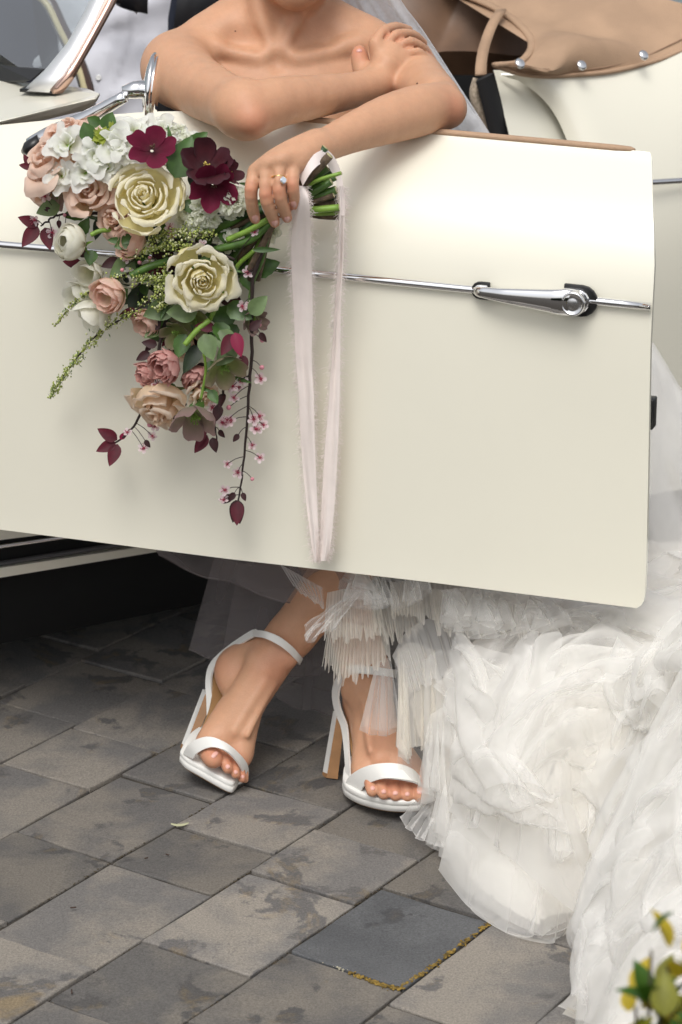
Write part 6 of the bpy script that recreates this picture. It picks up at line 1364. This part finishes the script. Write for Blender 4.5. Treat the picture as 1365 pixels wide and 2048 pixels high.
# --- blossom branches
bl = MB(); nP = 0
bp_petal = petal_mat('blossom_petal', (.66, .28, .34), (.84, .66, .69), (.86, .76, .77))
def blossom_mesh(seed):
    rr = random.Random(seed); mb = MB(); mi = []
    for k in range(5):
        a = k * 1.2566 + rr.uniform(-.1, .1); d = np.array([math.cos(a), math.sin(a), 0]); s = np.array([-d[1], d[0], 0]); r_ = .0078 * rr.uniform(.9, 1.1); n0 = len(mb.f); v = []
        for t, wv in ((.12, .15), (.45, .62), (.8, .66), (1.0, .3)):
            for u in (-1, 0, 1): v.append(d * r_ * t + s * wv * r_ * .5 * u + np.array([0, 0, .25 * r_ * t * t - .06 * r_ * (1 - u * u)]))
        mb.add(v, [(i * 3 + j, i * 3 + j + 1, i * 3 + 4 + j, i * 3 + 3 + j) for i in range(3) for j in range(2)]); mi += [0] * (len(mb.f) - n0)
    n0 = len(mb.f); mb.add(*ball((0, 0, .0006), .0019, 6, 4))
    for k in range(12):
        a = rr.uniform(0, 6.28); e = np.array([math.cos(a) * .0045, math.sin(a) * .0045, .0052]) * rr.uniform(.7, 1.1); mb.add(*tube([np.zeros(3), e], [.00025, .00018], 3)); mb.add(*ball(e, .0006, 4, 3))
    mi += [1] * (len(mb.f) - n0); me = mesh('blossom', mb.v, mb.f); at = me.attributes.new('pv', 'FLOAT', 'POINT'); at.data.foreach_set('value', np.array([min(1, np.hypot(q[0], q[1]) / .0075) for q in mb.v], np.float32)); me.materials.append(bp_petal); me.materials.append(PINKC); me.polygons.foreach_set('material_index', mi); return me
BLM = [blossom_mesh(i) for i in range(3)]
bud = mesh('bud', *ball((0, 0, 0), (.0030, .0030, .0040), 8, 6)); bud.materials.append(mat('pink_bud', (.62, .25, .30), rough=.5))
def branch(pts, r0, r1, items, seed):
    rr = random.Random(seed); sp = spline([BQ(*q) for q in pts], 30)
    for i in range(1, 29): sp[i] += RNG.normal(0, .0006, 3)
    v, f = tube(sp, np.linspace(r0, r1, 30), 6); o = ob('blossom_branch', v, f, TWIG, bq)
    for (k, px, py) in items:
        i = int(np.argmin([np.hypot(*(proj(q) - np.array([px, py]))) for q in sp])); base = sp[max(0, i - 1)]; off = ydoor(px) - base[1] + rr.uniform(-.004, .012); p = BQ(px, py, off)
        v, f = tube(spline([base, lerp(base, p, .5) + np.array([0, -.003, .003]), p], 5), .0006, 4); ob('flower_stalk', v, f, TWIG, o)
        if k == 'b': inst('blossom', rr.choice(BLM), o, p, vd(rr.uniform(-1, 1), rr.uniform(-1, 1), .1), vd(rr.uniform(-.6, .6), rr.uniform(-.6, .6), 1), rr.uniform(.85, 1.2))
        elif k == 'u': inst('bud', bud, o, p, vd(rr.uniform(-1, 1), rr.uniform(-1, 1), .3), VT, rr.uniform(.8, 1.3))
        else: inst('leaf', LM[k], o, p, vd(px - proj(base)[0] + rr.uniform(-8, 8), -(py - proj(base)[1]) - 8, 4), vd(rr.uniform(-.5, .5), 0, 1), rr.uniform(.35, .6))
    return o
def proj(q):
    d = np.asarray(q, float) - np.array([0, 0, CAMZ]); z = d[1] * CP - d[2] * SP; return np.array([682.5 + F * d[0] / z, 1024 - F * (d[1] * SP + d[2] * CP) / z])
branch([(525, 500, .08), (505, 570, .075), (505, 680, .07), (500, 760, .06), (493, 860, .055), (487, 930, .05), (476, 1005, .045)], .0032, .0012,
  [('b', 496, 545), ('u', 470, 560), ('b', 500, 610), ('u', 512, 618), ('b', 485, 612), ('u', 520, 650), ('u', 525, 680), ('maroon', 520, 665), ('u', 524, 735), ('b', 522, 757), ('b', 485, 762), ('b', 468, 795), ('b', 455, 840), ('b', 462, 842), ('b', 508, 838), ('b', 520, 832), ('b', 512, 858), ('b', 528, 850), ('maroon', 478, 868), ('b', 505, 890), ('b', 520, 915), ('b', 455, 928), ('b', 476, 945), ('u', 505, 958), ('b', 450, 980), ('b', 448, 1000), ('maroon', 470, 985), ('maroon', 485, 985), ('b', 478, 775), ('b', 466, 772), ('u', 458, 815)], 1)
branch([(345, 590, .08), (330, 650, .085), (318, 700, .09), (305, 760, .10), (285, 820, .09), (262, 862, .07), (232, 885, .05)], .003, .0014,
  [('b', 315, 770), ('b', 312, 806), ('maroon', 290, 780), ('b', 312, 852), ('b', 305, 872), ('b', 288, 897), ('b', 255, 865), ('maroon', 290, 880), ('u', 300, 850), ('maroon', 302, 690), ('maroon', 325, 660), ('u', 316, 745), ('b', 322, 838)], 2)
branch([(455, 740, .08), (445, 790, .075), (430, 830, .07), (434, 885, .06)], .0022, .0010, [('b', 462, 775), ('b', 425, 815), ('maroon', 438, 860), ('b', 445, 845)], 3)
branch([(200, 425, .08), (160, 430, .08), (115, 430, .075), (82, 452, .07)], .0025, .0012, [('b', 70, 440), ('u', 88, 395), ('b', 105, 465), ('u', 130, 430), ('maroon', 118, 440), ('maroon', 102, 420), ('u', 130, 470), ('b', 90, 392)], 4)
branch([(470, 520, .09), (400, 490, .10), (330, 480, .10), (270, 520, .10)], .002, .001, [('b', 403, 490), ('b', 345, 470), ('u', 300, 495), ('u', 275, 500), ('b', 510, 465), ('u', 300, 515), ('b', 255, 515), ('u', 280, 525), ('b', 340, 455), ('u', 245, 540)], 5)
for L in (('burgundy', 235, 880, .055, 150, .2, .95), ('burgundy', 232, 885, .055, 205, .2, .9), ('burgundy', 236, 888, .055, 250, .2, 1.0), ('magenta', 240, 878, .06, 40, .3, .5), ('maroon', 478, 1000, .05, 255, .2, 1.2), ('maroon', 472, 1000, .05, 280, .2, 1.25), ('burgundy', 476, 1003, .055, 268, .2, 1.0), ('maroon', 465, 990, .05, 220, .2, .7)): leaf(*L)
# --- fine green sprigs
SPG = mat('sprig_floret', (.36, .42, .10), rough=.6, var=.5, vscale=200); SPW = mat('sprig_white', (.66, .68, .40), rough=.6)
def sprig(pts, n, seed, rad=.006):
    rr = random.Random(seed); sp = spline([BQ(*q) for q in pts], 30); v, f = tube(sp, np.linspace(.0016, .0007, 30), 5); o = ob('sprig', v, f, TWIG, bq)
    for nm, m, k0 in (('florets', SPG, n), ('florets', SPW, n // 3), ('sprig_leaves', LEAFP, n // 3)):
        mb = MB()
        for _ in range(k0):
            t = rr.random() ** .85; i = min(28, int(t * 29)); c = lerp(sp[i], sp[i + 1], rr.random()) + np.array([rr.gauss(0, 1), rr.gauss(0, 1), rr.gauss(0, 1)]) * rad * (1 - .45 * t) * (.6 + .5 * math.sin(t * 43 + seed))
            s = rr.uniform(.0009, .0019)
            if nm == 'florets': mb.add(*ball(c, s, 5, 3))
            else: d = nrm([rr.gauss(0, 1), rr.gauss(0, 1), rr.gauss(0, 1)]); e, g = frame(d); mb.add([c, c + d * .003 + e * .0012, c + d * .0065, c + d * .003 - e * .0012], [(0, 1, 2, 3)])
        q = ob(nm, mb.v, mb.f, m, o); q['kind'] = 'stuff'
sprig([(340, 570, .115), (270, 622, .12), (200, 665, .10), (155, 715, .08), (122, 760, .06), (100, 795, .05)], 520, 1); sprig([(260, 545, .10), (195, 575, .12), (150, 605, .09), (110, 652, .06)], 170, 2, .004)
sprig([(400, 500, .10), (350, 490, .115), (300, 500, .115), (255, 512, .11)], 380, 3, .008); sprig([(330, 600, .10), (310, 560, .11), (270, 555, .12)], 300, 4, .008); sprig([(430, 470, .095), (360, 465, .11), (300, 480, .11)], 300, 5, .007); sprig([(330, 530, .10), (330, 575, .115), (320, 620, .11)], 240, 6, .008)
# --- frayed silk ribbon
SILK = mat('blush_silk', (.92, .83, .79), rough=.6, sheen=.4, trans=.18, var=.04, vscale=30)
def ribbon(rows, name='ribbon_tail', fray=True, seed=0, n=60):
    a = spline([BQ(x - w_, y, of_) for x, w_, y, of_ in rows], n); b = spline([BQ(x + w_, y, of_ + .002) for x, w_, y, of_ in rows], n); out = []
    for i in range(n): out.append([lerp(a[i], b[i], u) + VT * (.004 * math.sin(u * 5 + i * .09) + .002 * math.sin(u * 11 - i * .2)) for u in np.linspace(0, 1, 7)])
    v, f = grid(out); o = ob(name, v, f, SILK, bq)
    if fray:
        rr = random.Random(seed); mb = MB()
        for (e, sgn) in ((0, -1), (-1, 1)):
            for i in range(n - 1):
                for _ in range(14):
                    p = lerp(out[i][e], out[i + 1][e], rr.random()); L = rr.uniform(.0015, .0075) * (1 if rr.random() < .85 else 1.5); d = vd(sgn * rr.uniform(.4, 1), rr.uniform(-1, .5), rr.uniform(-.3, .6)); q = p + d * L * .6; r_ = q + (d + vd(rr.uniform(-1, 1), rr.uniform(-1, .3), 0)) * L * .35
                    mb.add(*tube([p, q, r_], .00022, 3, cap=False))
        k = ob('frayed_edge', mb.v, mb.f, SILK, o); k['kind'] = 'stuff'
    return o
ribbon([(603, 7, 372, .115), (606, 13, 405, .118), (603, 19, 470, .095), (604, 20, 545, .07), (607, 19, 620, .055), (608, 16, 720, .045), (613, 15, 790, .04), (616, 14, 880, .035), (622, 12, 980, .03), (629, 8, 1070, .028), (632, 3, 1125, .027)], seed=1)
ribbon([(684, 5, 372, .075), (684, 6, 430, .075), (682, 5, 520, .06), (677, 6, 600, .05), (673, 8, 700, .042), (669, 11, 800, .038), (663, 13, 900, .034), (657, 13, 1000, .03), (652, 11, 1080, .028), (648, 6, 1122, .027)], seed=2)
sp = [(598, 352, 606, 372, .112), (612, 326, 622, 346, .112), (632, 306, 638, 330, .10), (655, 300, 652, 326, .085), (674, 322, 662, 342, .075), (684, 352, 672, 360, .07), (689, 392, 679, 392, .072), (690, 432, 680, 430, .074)]
a = spline([BQ(q[0], q[1], q[4]) for q in sp], 24); b = spline([BQ(q[2], q[3], q[4] + .006) for q in sp], 24); v, f = grid([[lerp(a[i], b[i], u) for u in np.linspace(0, 1, 5)] for i in range(24)]); ob('ribbon_loop', v, f, SILK, bq)
# binding under the fingers
v, f = tube(spline([BQ(545, 425, .062), BQ(570, 405, .065), BQ(600, 385, .075)], 8), [.020, .021, .022, .023, .023, .024, .024, .024], 16); ob('ribbon_binding', v, f, SILK, bq)
